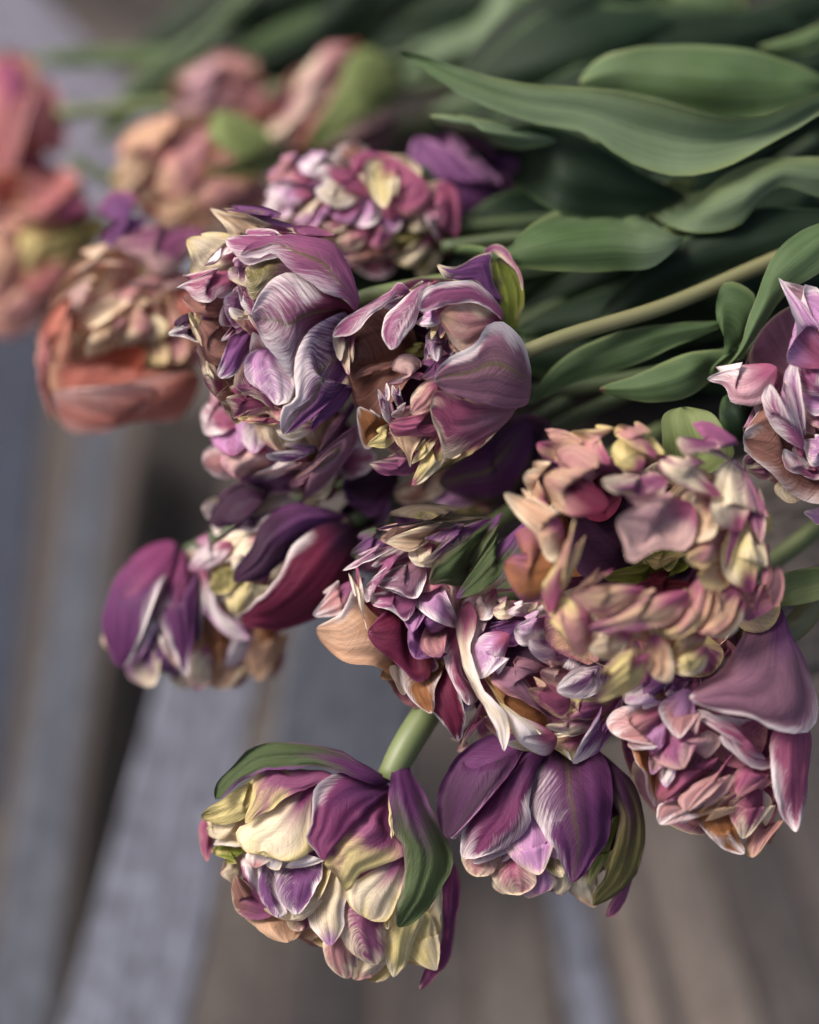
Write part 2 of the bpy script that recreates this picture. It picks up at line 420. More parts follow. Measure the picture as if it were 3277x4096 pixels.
    at = me.attributes.new('margin', 'FLOAT', 'POINT'); at.data.foreach_set('value', mx.ravel())
    at = me.attributes.new('streak', 'FLOAT', 'POINT'); at.data.foreach_set('value', (ones * streak))
    uvl = me.uv_layers.new(name='petal')
    uvv = np.stack([uu.ravel(), tt.ravel()], 1)[f.ravel()]
    uvl.data.foreach_set('uv', uvv.ravel())
    me.update()
    o = new_obj(name, me, parent, mat or PETAL)
    if parent is None: o.location = org
    if label: o['label'] = label
    return o

def nums(s): 
    v = [float(x) for x in s.replace(',', ' ').split()]
    return [(v[i], v[i+1]) for i in range(0, len(v), 2)]

def petals(text, frame, parent, zf, name='petal', mat=None, foot='M', **kw):
    fx, fy, fs = frame
    tr = lambda p: (fx + p[0] * fs, fy + p[1] * fs)
    for line in text.strip().splitlines():
        line = line.strip()
        if not line or line[0] == '#': continue
        f = [s.strip() for s in line.split('|')]
        h = f[0].split()
        a = dict(kw); a['mid'] = h[0]; a['rim'] = h[1][0]
        if len(h[1]) > 1: a['rimR'] = h[1][1]
        a['e'] = tuple(float(v) for v in h[2:5]) if len(h) >= 5 else (.25, .25, .2)
        for tk in (f[5].split() if len(f) > 5 else []):
            k, v = tk[0], tk[1:]
            if k == 'b': a['bulge'] = float(v)
            elif k == 'g': a['grow'] = float(v)
            elif k == 'z': a['zoff'] = a.get('zoff', 0) + float(v)
            elif k == 'r': a['ruffle'] = float(v)
            elif k == 'o': a['olive'] = float(v)
            elif k == 's': a['streak'] = float(v)
            elif k == 't': a['tiltv'] = float(v)
            elif k == 'B': a['base'] = v[0]; a['bf'] = float(v[1:] or .4)
            elif k == 'T': a['tip'] = v[0]; a['tf'] = float(v[1:] or .25)
        if 'base' not in a and foot and a['mid'] in 'WCqRLTSAYM': a['base'] = foot; a['bf'] = kw.get('bf', .3)
        patch(name, parent, tr(nums(f[1])[0]), [tr(p) for p in nums(f[2])], tr(nums(f[3])[0]), [tr(p) for p in nums(f[4])], zf, mat=mat, **a)

def dome(cx, cy, rx, ry, z, H, ang=0):
    ca, sa = math.cos(R_(ang)), math.sin(R_(ang))
    def f(X, Y):
        dx, dy = X - cx, Y - cy
        a = (dx * ca + dy * sa) / rx; b = (-dx * sa + dy * ca) / ry
        r2 = a * a + b * b
        return z + H * np.where(r2 < .9, np.sqrt(np.maximum(0, 1 - np.minimum(r2, .9))), .316 - (np.sqrt(np.maximum(r2, .9)) - .9487) * 1.1)
    f.p = (cx, cy, rx, ry, z, H, ang)
    return f

def fill(parent, zf, n, mids, rims, size=.5, zoff=-40, eye=(0, 0), rr=(.15, .85), e=(.35, .35, .35), seed=1, **kw):
    """loose frilled petals packed over the bloom, each leaning away from its eye"""
    rng = np.random.default_rng(seed)
    cx, cy, rx, ry, z, H, ang = zf.p
    ca, sa = math.cos(R_(ang)), math.sin(R_(ang))
    for k in range(n):
        th = k * 2.39996 + rng.uniform(-.3, .3)
        r = rr[0] + (rr[1] - rr[0]) * math.sqrt((k + .5) / n)
        def at(a, b):
            x = a * rx; y = b * ry
            return (cx + x * ca - y * sa, cy + x * sa + y * ca)
        a, b = r * math.cos(th), r * math.sin(th)
        dx, dy = a - eye[0], b - eye[1]; dl = math.hypot(dx, dy) + 1e-6; dx /= dl; dy /= dl
        s = size * rng.uniform(.75, 1.25); w = s * rng.uniform(.35, .55)
        B = (a - dx * s * .5, b - dy * s * .5); T = (a + dx * s * .5, b + dy * s * .5)
        nx, ny = -dy, dx
        pt = lambda f, g: at(B[0] + (T[0] - B[0]) * f + nx * w * g, B[1] + (T[1] - B[1]) * f + ny * w * g)
        j = lambda: rng.uniform(-.12, .12)
        patch('petal', parent, at(*B), [pt(.35, .62 + j()), pt(.7, .9 + j()), pt(.93, .5 + j())], at(*T),
              [pt(.35, -.62 + j()), pt(.7, -.9 + j()), pt(.93, -.5 + j())], zf,
              mid=mids[rng.integers(len(mids))], rim=rims[rng.integers(len(rims))], e=e, bulge=rng.uniform(-.1, .22),
              zoff=zoff * (.6 + .8 * rng.random()), ruffle=1.6, nt=14, nu=11, seed=int(rng.integers(1 << 30)), **kw)

def back(parent, zf, mids, depth=.9, n=6, k=.86):
    """far side of the bloom: outer petals closing the bowl behind"""
    cx, cy, rx, ry, z, H, ang = zf.p
    ca, sa = math.cos(R_(ang)), math.sin(R_(ang))
    for i in range(n):
        a0 = i / n * 2 * math.pi
        pts = []
        nt, nu = 12, 9
        t = np.linspace(0, 1, nt)[:, None]; u = np.linspace(-1, 1, nu)[None, :]
        half = (math.pi / n) * 1.35
        rr_ = k * np.sin(t * math.pi * .5)
        aa = a0 + u * half * np.sqrt(np.clip(1 - np.clip((t - .6) / .4, 0, 1) ** 2 * .8, 0, 1))
        x = rr_ * np.cos(aa) * rx; y = rr_ * np.sin(aa) * ry
        X = cx + x * ca - y * sa; Y = cy + x * sa + y * ca
        Z = z - 25 - H * depth * np.cos(t * math.pi * .5) + 0 * u - 6 * (i % 2)
        P = W(X, Y, Z)
        me, f = mesh_grid('petal', P)
        c = np.array(PAL[mids[i % len(mids)]])
        for nm, cc in (('blade_tint', c), ('rim_tint', np.array(PAL['C']))):
            at = me.color_attributes.new(nm, 'FLOAT_COLOR', 'POINT')
            at.data.foreach_set('color', np.tile(np.append(cc, 1), nt * nu))
        at = me.attributes.new('margin', 'FLOAT', 'POINT')
        at.data.foreach_set('value', (np.maximum(1 - (1 - np.abs(u) + 0 * t) * 4, 1 - (1 - t + 0 * u) * 5)).ravel())
        at = me.attributes.new('streak', 'FLOAT', 'POINT'); at.data.foreach_set('value', np.ones(nt * nu))
        uvl = me.uv_layers.new(name='petal')
        uu = (u * .5 + .5 + 0 * t).ravel(); tt = (t + 0 * u).ravel()
        uvl.data.foreach_set('uv', np.stack([uu, tt], 1)[f.ravel()].ravel())
        new_obj('petal', me, parent, PETAL)

def tube(name, parent, pts, rad, mat, seg=14, n=30, ridge=.03):
    """pts: (x, y, z) tracing coordinates; rad: one radius or one per point (in units)"""
    P = np.array(pts, float)
    rad = np.array(rad if hasattr(rad, '__len__') else [rad] * len(P), float)
    Q = spline(np.column_stack([P, rad]), n)
    C3 = W(Q[:, 0], Q[:, 1], Q[:, 2]); r = Q[:, 3] * U
    tg = np.gradient(C3, axis=0); tg /= np.linalg.norm(tg, axis=1)[:, None]
    up = np.array([0.13, 0.21, .97]); a = np.cross(tg, up); a /= np.linalg.norm(a, axis=1)[:, None]; b = np.cross(tg, a)
    th = np.linspace(0, 2 * math.pi, seg, endpoint=False)
    rr = 1 + ridge * np.cos(th * 5)
    V = C3[:, None, :] + (r[:, None] * rr)[:, :, None] * (np.cos(th)[None, :, None] * a[:, None, :] + np.sin(th)[None, :, None] * b[:, None, :])
    me = bpy.data.meshes.new(name)
    idx = np.arange(n * seg).reshape(n, seg); nx = np.roll(idx, -1, 1)
    f = np.stack([idx[:-1], nx[:-1], nx[1:], idx[1:]], -1).reshape(-1, 4).tolist()
    f.append(idx[0].tolist()[::-1]); f.append(idx[-1].tolist())
    org = C3[0] if parent is None else np.zeros(3)
    me.from_pydata((V.reshape(-1, 3) - org).tolist(), [], f)
    me.polygons.foreach_set('use_smooth', [True] * len(f))
    # stem colours
    o = new_obj(name, me, parent, mat)
    if parent is None: o.location = C3[0]
    return o

def stem_material(name, c, c2):
    m = bpy.data.materials.new(name); m.use_nodes = True
    n = m.node_tree.nodes; l = m.node_tree.links; p = n['Principled BSDF']
    tc = n.new('ShaderNodeTexCoord'); no = n.new('ShaderNodeTexNoise'); no.inputs['Scale'].default_value = 45; no.inputs['Detail'].default_value = 5
    l.new(tc.outputs['Object'], no.inputs['Vector'])
    mix = n.new('ShaderNodeMix'); mix.data_type = 'RGBA'; mix.inputs['A'].default_value = (*c, 1); mix.inputs['B'].default_value = (*c2, 1)
    l.new(no.outputs[0], mix.inputs['Factor']); l.new(mix.outputs['Result'], p.inputs['Base Color'])
    p.inputs['Roughness'].default_value = .45
    return m
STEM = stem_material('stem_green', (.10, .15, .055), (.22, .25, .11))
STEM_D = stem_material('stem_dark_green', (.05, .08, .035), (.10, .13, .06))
STEM_R = stem_material('stem_tan_green', (.14, .155, .065), (.22, .20, .10))
# ------------------------------------------------------------------ blooms, nearest first
FULL = (0, 0, 1.8997)
def tulip(label, base, zf, cat='tulip', group=None):
    loc = W(*base)
    return thing('tulip', label, cat, tuple(loc), group)

# big wide open ring-shaped bloom on the right, nearest to the lens
zf = dome(2560, 2250, 560, 560, 230, 210)
t = tulip('large open apricot and mauve bloom with a dark hollow centre, nearest the camera', (2700, 2050, 100), zf)
F6 = (1900, 1500, .7983)
petals('''
P C .45 .0 .1 | 1345 480 | 1230 410, 1130 385, 1060 405 | 1012 325 | 1090 245, 1210 248, 1325 345 | b.35 z20 BV.3
Y P .0 .12 .2 | 860 1400 | 830 1530, 700 1620, 640 1640 | 595 1620 | 630 1500, 720 1400, 800 1380 | b.4 z30
R Y .3 .35 .2 | 380 1180 | 335 1090, 380 980, 440 880 | 500 715 | 555 800, 520 920, 430 1100 | b.4 z20
A C .2 .3 .2 | 420 740 | 380 920, 270 760, 190 680 | 148 590 | 220 555, 320 640, 430 690 | b.3
A C .4 .3 .3 | 350 640 | 320 680, 275 600 | 245 500 | 290 435, 380 440 | b-.32 r1.8
R S .25 .25 .4 | 660 640 | 560 700, 420 680, 360 610 | 350 490 | 390 370, 500 340, 620 450 | b-.25 Bc.5
A P .1 .35 .2 | 500 400 | 420 440, 350 420 | 310 340 | 350 275, 460 285, 530 340 | b.4 TM.3
R Y .3 .3 .3 | 660 430 | 560 410, 520 340 | 470 290 | 600 255, 700 270 | b-.32 r1.8
R Y .3 .3 .3 | 900 400 | 740 330, 700 290 | 720 250 | 800 230, 880 290 | b.4
Y Y .3 .3 .2 | 830 460 | 720 450, 690 370 | 770 290 | 880 300, 945 400 | b.45
V C .5 .0 .1 | 1330 450 | 1220 370, 1130 345, 1060 375 | 1018 310 | 1100 258, 1210 268, 1300 350 | b.4
C P .1 .4 .3 | 1210 590 | 1100 570, 1000 525, 925 470 | 930 405 | 1050 390, 1160 440 | b-.32 BM.3 r1.8
C P .0 .45 .1 | 1330 770 | 1205 720, 1190 560, 1230 450 | 1310 425 | 1410 560, 1460 720 | b-.32 r1.8
P C .1 .2 .1 | 1260 960 | 1290 700, 1330 600, 1340 500 | 1350 420 | 1420 560, 1460 720, 1430 860 | b.3 z-10
Y C .4 .4 .3 | 1380 1060 | 1260 1000, 1240 850 | 1330 735 | 1440 820, 1455 960 | b-.32 r1.8
R P .2 .0 .2 | 1400 1200 | 1440 1000, 1450 900 | 1470 840 | 1520 950, 1545 1060, 1500 1170 | b.3
T q .5 .4 .5 | 1080 650 | 1060 870, 920 870, 780 935, 740 850 | 715 720 | 740 600, 850 620, 1000 590 | b-.32 r1.8
S C .4 .4 .4 | 1200 640 | 1190 800, 1100 850, 1040 860 | 1010 780 | 1030 620, 1100 580 | b-.32 r1.8
P C .3 .3 .5 | 940 520 | 880 650, 780 600, 690 590 | 635 530 | 720 465, 840 470 | b-.32 r1.8
R Y .2 .3 .3 | 1180 620 | 1100 560, 1000 560 | 900 560 | 930 450, 1060 450, 1180 520 | b.3
R Y .2 .5 .4 | 1310 790 | 1250 900, 1130 970 | 1055 920 | 1110 800, 1200 760 | b-.32 r1.8
A Y .3 .5 .4 | 1330 900 | 1250 1060, 1170 1080 | 1120 1000 | 1150 930, 1230 880 | b-.32 r1.8
S R .3 .3 .3 | 840 1070 | 750 1150, 620 1195 | 480 1110 | 560 1060, 700 1055 | b.4 z10
S P .5 .1 .4 | 1060 1090 | 1000 1220, 850 1275, 650 1295 | 565 1275 | 620 1180, 760 1095, 920 1065 | b.4 z10
R Y .3 .35 .2 | 1160 990 | 1180 1130, 1100 1280, 1000 1320 | 950 1290 | 980 1170, 1060 1060 | b.4
A R .3 .3 .3 | 1300 1080 | 1290 1200, 1200 1290 | 1120 1280 | 1130 1150, 1200 1060 | b-.32 r1.8
S C .3 .3 .3 | 1330 1140 | 1320 1270, 1250 1320 | 1180 1300 | 1200 1180, 1260 1120 | b-.32 r1.8
R P .3 .2 .1 | 1530 1080 | 1400 1220, 1330 1215 | 1235 1080 | 1330 1075, 1430 1050 | b-.32 r1.8
S C .4 .4 .4 | 760 1300 | 700 1420, 620 1420 | 570 1370 | 590 1290, 680 1270 | b.4
A C .3 .3 .3 | 900 1310 | 1000 1450, 980 1540, 930 1540 | 880 1500 | 820 1420, 780 1340 | b-.32 r1.8
Y C .4 .4 .4 | 870 1250 | 900 1330, 930 1360 | 990 1390 | 970 1310, 930 1260 | b.3 z15
Y C .4 .4 .4 | 1150 1370 | 1130 1480, 1030 1500 | 950 1480 | 990 1440, 1080 1420 | b.3 z15
S Y .4 .4 .4 | 1150 1290 | 1090 1430, 1020 1440 | 980 1400 | 1000 1320, 1060 1260 | b.4 z10
A S .3 .3 .3 | 1080 1300 | 1000 1370, 920 1400 | 860 1380 | 900 1310, 980 1290 | b-.32 r1.8
R Y .4 .4 .4 | 560 1200 | 560 1380, 520 1400, 430 1280 | 340 1130 | 370 1060, 460 1110 | b.35
C Y .4 .4 .4 | 560 1300 | 520 1350, 440 1290 | 370 1230 | 400 1190, 500 1220 | b.35 z15
C P .4 .4 .3 | 640 1260 | 580 1260, 520 1220 | 490 1170 | 540 1140, 600 1180 | b-.32 r1.8
A R .3 .3 .3 | 600 1350 | 540 1390, 480 1350 | 430 1290 | 500 1270, 560 1300 | b-.32 r1.8
O P .05 .45 .1 | 380 950 | 340 1100, 250 1130, 160 1020 | 148 930 | 200 800, 280 765, 340 860 | b.25 z-25
S R .3 .3 .3 | 680 980 | 620 1030, 560 1060 | 480 1100 | 560 1020, 620 970 | b.3 z-60
A R .3 .3 .4 | 1000 1300 | 860 1330, 700 1320, 600 1300 | 560 1240 | 700 1260, 860 1270 | b.2 z-20
''', F6, t, zf, foot='M', grow=.08, bf=.24)
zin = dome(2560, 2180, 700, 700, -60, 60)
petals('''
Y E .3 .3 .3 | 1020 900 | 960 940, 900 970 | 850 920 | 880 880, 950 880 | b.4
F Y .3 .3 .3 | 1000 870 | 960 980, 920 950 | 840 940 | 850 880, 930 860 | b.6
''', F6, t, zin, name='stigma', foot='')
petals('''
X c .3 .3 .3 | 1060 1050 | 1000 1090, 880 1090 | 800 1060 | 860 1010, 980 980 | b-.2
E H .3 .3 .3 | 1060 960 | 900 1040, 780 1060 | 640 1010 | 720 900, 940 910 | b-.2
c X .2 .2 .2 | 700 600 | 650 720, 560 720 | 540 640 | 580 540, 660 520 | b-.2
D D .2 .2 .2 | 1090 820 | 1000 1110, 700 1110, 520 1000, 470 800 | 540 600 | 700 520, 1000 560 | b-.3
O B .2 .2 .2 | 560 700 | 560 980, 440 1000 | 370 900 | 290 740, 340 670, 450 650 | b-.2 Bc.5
''', F6, t, zin)  # the D sheet puts the shade of the hollow into its colour
fill(t, dome(2600, 2300, 540, 500, 150, 150), 9, 'RAPS', 'CYP', size=.42, zoff=-150, rr=(.62, .8), seed=3)
back(t, dome(2580, 2250, 520, 520, 120, 260), 'PmR')

# lower right bloom under it
zf = dome(2840, 2900, 420, 520, 60, 170)
t = tulip('ragged mauve pink bloom with one broad purple petal, lower right under the largest', (2980, 2480, 0), zf)
F8 = (2300, 2300, .5664)
petals('''
m W .0 .14 .05 | 1420 240 | 1200 420, 1080 620, 940 730 | 812 870 | 1500 400, 1640 660, 1705 950, 1650 1088, 1400 1078, 1240 1000, 1000 965 | b.15 z60 s1 BV.3
M W .3 .0 .25 | 1520 1080 | 1400 1120, 1383 1350, 1420 1600, 1490 1740 | 1560 1815 | 1658 1110, 1655 1350, 1620 1650 | b.4 z30
R W .3 .3 .3 | 800 870 | 680 900, 610 960, 640 1060 | 740 1152 | 850 1140, 870 980 | b.3 BL.5
L W .35 .3 .3 | 610 770 | 520 700, 400 760, 333 830 | 365 910 | 460 945, 600 900 | b.3 BV.4
V W .3 .2 .3 | 760 760 | 680 700, 640 760 | 640 850 | 700 930, 800 870 | b.3
M W .5 .3 .3 | 1400 1030 | 1240 1020, 1000 985, 860 955 | 845 990 | 1000 1130, 1120 1270, 1280 1370, 1400 1340 | b.3
R W .3 .3 .3 | 600 960 | 400 930, 280 960, 223 1040 | 280 1130 | 370 1215, 560 1205 | b.25 
L P .3 .3 .3 | 610 1040 | 520 1100, 495 1200 | 540 1262 | 620 1200 | b.4
P q .2 .4 .4 | 800 1130 | 640 1150, 560 1300, 640 1350 | 760 1368 | 900 1295, 995 1190, 900 1130 | b.3
q L .3 .3 .3 | 700 1200 | 560 1220, 520 1300 | 545 1410 | 600 1390, 660 1300 | b.3
R q .35 .4 .2 | 1120 1250 | 980 1420, 860 1470, 735 1590 | 780 1672 | 900 1640, 1085 1520, 1130 1400 | b.35
M R .2 .2 .3 | 1395 1320 | 1250 1350, 1130 1400 | 1150 1560 | 1285 1525, 1390 1440 | b.3
q W .4 .3 .4 | 900 1500 | 840 1560, 810 1610 | 850 1650 | 930 1620, 960 1550 | b.3 z10
W L .3 .3 .3 | 700 1370 | 620 1390, 600 1440 | 640 1500 | 690 1440 | b.3 z10
M B .2 .2 .2 | 1000 1300 | 760 1370, 600 1390, 570 1500 | 600 1600 | 720 1590, 860 1470, 980 1380 | b-.2
R W .2 .4 .4 | 890 1580 | 720 1600, 585 1640 | 600 1762 | 720 1755, 860 1700 | b.3 BP.4
O W .15 .15 .3 | 600 1260 | 420 1230, 440 1330, 500 1420, 515 1540 | 570 1640 | 600 1500, 610 1400 | b.25
S A .3 .3 .3 | 1150 1530 | 950 1620, 830 1680 | 735 1740 | 900 1738, 1110 1650 | b.25
M C .4 .3 .3 | 1280 1560 | 1090 1640, 1120 1760 | 1190 1862 | 1330 1780, 1385 1650 | b.3
W C .4 .4 .4 | 1320 1560 | 1240 1620, 1270 1700 | 1330 1700 | 1380 1620 | b.3
O W .4 .0 .35 | 1090 1640 | 895 1715, 960 1830, 1040 1930 | 1200 1968 | 1225 1870, 1130 1780 | b.15
R S .2 .3 .2 | 1420 1620 | 1260 1820, 1210 1900, 1200 1960 | 1260 1995 | 1350 1925, 1455 1740 | b.25
P W .3 .3 .3 | 860 640 | 780 760, 720 850 | 760 900 | 900 820, 1000 700 | b.3
C W .4 .4 .4 | 1060 590 | 960 640, 910 700 | 940 760 | 1050 680 | b.4
''', F8, t, zf)
fill(t, zf, 7, 'MPm', 'R', size=.7, zoff=-150, rr=(.05,.42), seed=5)
back(t, zf, 'PMm')

# centre right bloom (in front of the striped one)
zf = dome(2160, 2720, 330, 330, -20, 150)
t = tulip('cream rimmed lilac bloom with a yellow lined cup, tucked below the largest', (2150, 2480, -60), zf)
F5 = (1200, 1900, .7536)
petals('''
G h .0 .15 .1 | 1200 255 | 1120 430, 1050 540, 960 610, 900 640 | 828 652 | 870 520, 950 380, 1050 270 | b.35 z60 BV.35 TV.1 s.8
C W .3 .4 .3 | 900 690 | 850 750, 852 950, 920 1120, 1010 1290 | 1085 1468 | 935 760, 915 950, 970 1120, 1105 1300 | b.35 z10
L W .5 .5 .45 | 1085 890 | 1010 868, 930 905, 920 1000 | 960 1082 | 1045 1060, 1095 980 | b.55 z-20
V W .0 .0 .3 | 1720 1170 | 1660 1360, 1560 1485 | 1448 1530 | 1520 1440, 1540 1330, 1600 1220 | b.3 z20
V W .4 .45 .4 | 1660 950 | 1560 1160, 1450 1185 | 1362 1140 | 1390 1030, 1460 945, 1560 920 | b.35
M S .3 .3 .3 | 1395 1180 | 1370 1262, 1290 1230 | 1210 1140 | 1230 1065, 1300 1120 | b.35
q R .3 .3 .3 | 1400 1050 | 1355 1142, 1300 1112 | 1278 1040 | 1310 995, 1380 1010 | b.4
P Y .1 .4 .3 | 1680 1190 | 1550 1285, 1430 1295 | 1368 1250 | 1388 1190, 1500 1180 | b.3
m C .3 .35 .35 | 1680 1220 | 1540 1350, 1400 1372 | 1306 1330 | 1325 1258, 1450 1290 | b.3
L W .4 .3 .35 | 1480 920 | 1420 1025, 1300 992, 1230 945 | 1212 880 | 1300 845, 1400 850 | b.35 
L W .35 .35 .4 | 1300 770 | 1240 885, 1160 895 | 1138 820 | 1180 765, 1250 740 | b.4
W C .3 .3 .3 | 1330 700 | 1320 830, 1290 865 | 1240 830 | 1215 740, 1260 700 | b.4
W L .3 .3 .3 | 1240 690 | 1210 740, 1150 750 | 1100 730 | 1130 690, 1180 670 | b.4
C P .2 .2 .3 | 1130 690 | 1110 745, 1050 760 | 1018 720 | 1040 665, 1090 660 | b.4
q W .3 .3 .3 | 1010 640 | 1010 760, 970 770 | 930 740 | 925 690, 960 650 | b.3
W P .3 .2 .3 | 970 720 | 890 700, 855 780, 868 880 | 905 935 | 965 850, 985 780 | b.35
C C .4 .4 .3 | 1100 610 | 1000 640, 920 680 | 930 620 | 1000 600, 1080 560 | b.3
V L .1 .1 .2 | 1160 790 | 1140 880, 1080 900, 1000 860 | 960 830 | 1000 790, 1100 780 | b-.2 z-30
m R .1 .1 .1 | 1290 1240 | 1180 1185, 1080 1145, 1012 1095 | 1055 1020 | 1130 970, 1230 985, 1290 1040 | b.3 z-20
W Y .3 .3 .3 | 1310 1360 | 1275 1445, 1160 1405, 1110 1310 | 1058 1205 | 1130 1265, 1190 1335, 1260 1358 | b.35
C W .3 .4 .2 | 1580 1290 | 1520 1360, 1420 1390 | 1300 1390 | 1330 1350, 1450 1345 | b.35
Y W .1 .35 .2 | 1530 1380 | 1452 1535, 1420 1460, 1340 1440, 1200 1462 | 1085 1420 | 1200 1385, 1310 1400, 1420 1380 | b.3
E H .2 .2 .1 | 1560 1300 | 1540 1440, 1470 1500 | 1380 1460 | 1400 1400, 1500 1340 | b.2 z-15
O Y .15 .15 .3 | 1270 1230 | 1310 1395, 1180 1340, 1100 1262, 1000 1115 | 898 945 | 960 1000, 1040 1065, 1150 1160 | b-.25 z-25
D D .2 .2 .2 | 1240 900 | 1200 1030, 1080 1010 | 960 900 | 1000 790, 1160 780 | b-.3 z-90
N C .2 .2 .2 | 1640 1300 | 1560 1390, 1500 1400 | 1440 1380 | 1500 1300, 1580 1260 | b.2 z-20
''', F5, t, zf)  # the D patch is no traced petal: painted shade of the dark hole
fill(t, zf, 7, 'mPM', 'R', size=.7, zoff=-150, rr=(.05,.42), seed=11)
back(t, zf, 'VPR')

# bottom right dark bloom
zf = dome(2170, 3270, 400, 350, -110, 180)
t = tulip('dark violet closed bloom with white petal rims, bottom right of the cream one', (2200, 2960, -70), zf)
F7 = (700, 2800, 1.1594)
petals('''
D L .0 .10 .0 | 1200 148 | 1080 132, 980 198, 918 300, 906 400 | 940 478 | 978 395, 1022 300, 1112 262, 1195 185 | b.3 z15 Bu.8
n W .08 .20 .22 | 1270 170 | 1110 262, 1020 400, 985 470, 990 540 | 1032 548 | 1225 300, 1222 420, 1150 500 | b.25 s1.5 Bu.4
u W .22 .0 .0 | 1325 165 | 1242 235, 1219 350, 1260 450, 1310 510 | 1370 628 | 1470 190, 1515 300, 1502 440, 1440 570 | b.3 z15 o.5 s1.4 BD.3
H D .1 .06 .0 | 1440 185 | 1475 270, 1520 420, 1502 560, 1450 660 | 1442 710 | 1560 275, 1622 430, 1602 580, 1540 660 | b.35 z10 BD.6
W L .3 .3 .0 | 1440 188 | 1465 260, 1500 350 | 1512 430 | 1530 380, 1500 270 | b.2 z5
W C .4 .4 .3 | 1195 150 | 1130 215, 1060 265 | 1010 300 | 1100 250, 1200 195 | b.4 z8
C W .4 .3 .3 | 1065 270 | 1000 330 | 982 376 | 1035 335 | b.3
W P .4 .3 .3 | 1030 400 | 960 400, 936 430 | 958 480 | 1010 440 | b.3
E Y .3 .3 .3 | 1510 440 | 1450 530 | 1425 645 | 1480 600, 1512 520 | b.3
L C .4 .4 .3 | 1240 420 | 1150 500, 1180 560 | 1260 602 | 1320 560, 1310 480 | b.3 BL.3
H C .3 .5 .3 | 1300 440 | 1260 540, 1300 600 | 1340 610 | 1360 560, 1340 480 | b.2
M W .4 .4 .3 | 1220 420 | 1140 490, 1050 510 | 1030 565 | 1120 565, 1185 520 | b.3
R C .4 .4 .4 | 1080 530 | 1000 540, 1000 580 | 1042 610 | 1095 590 | b.3
M C .4 .4 .4 | 1190 540 | 1100 590, 1130 660 | 1195 672 | 1245 625 | b.3
L C .4 .4 .4 | 1270 580 | 1195 640, 1215 684 | 1270 665 | 1310 640 | b.3
C P .3 .3 .3 | 1340 590 | 1300 640 | 1330 675 | 1365 640 | b.3
q C .3 .3 .3 | 1180 600 | 1110 610, 1095 640 | 1130 668 | 1180 650 | b.3
C A .3 .3 .3 | 1430 620 | 1368 648 | 1448 716 | 1455 665 | b.2
P R .2 .2 .3 | 1560 640 | 1508 690 | 1489 750 | 1532 730 | b.4
C Y .3 .3 .3 | 1420 560 | 1370 600 | 1390 660 | 1450 650 | b.2
''', F7, t, zf)
fill(t, dome(2150, 3300, 340, 300, -140, 150), 7, 'VPm', 'R', size=.7, zoff=-150, rr=(.05,.42), seed=17)
back(t, zf, 'DVP', k=.86)

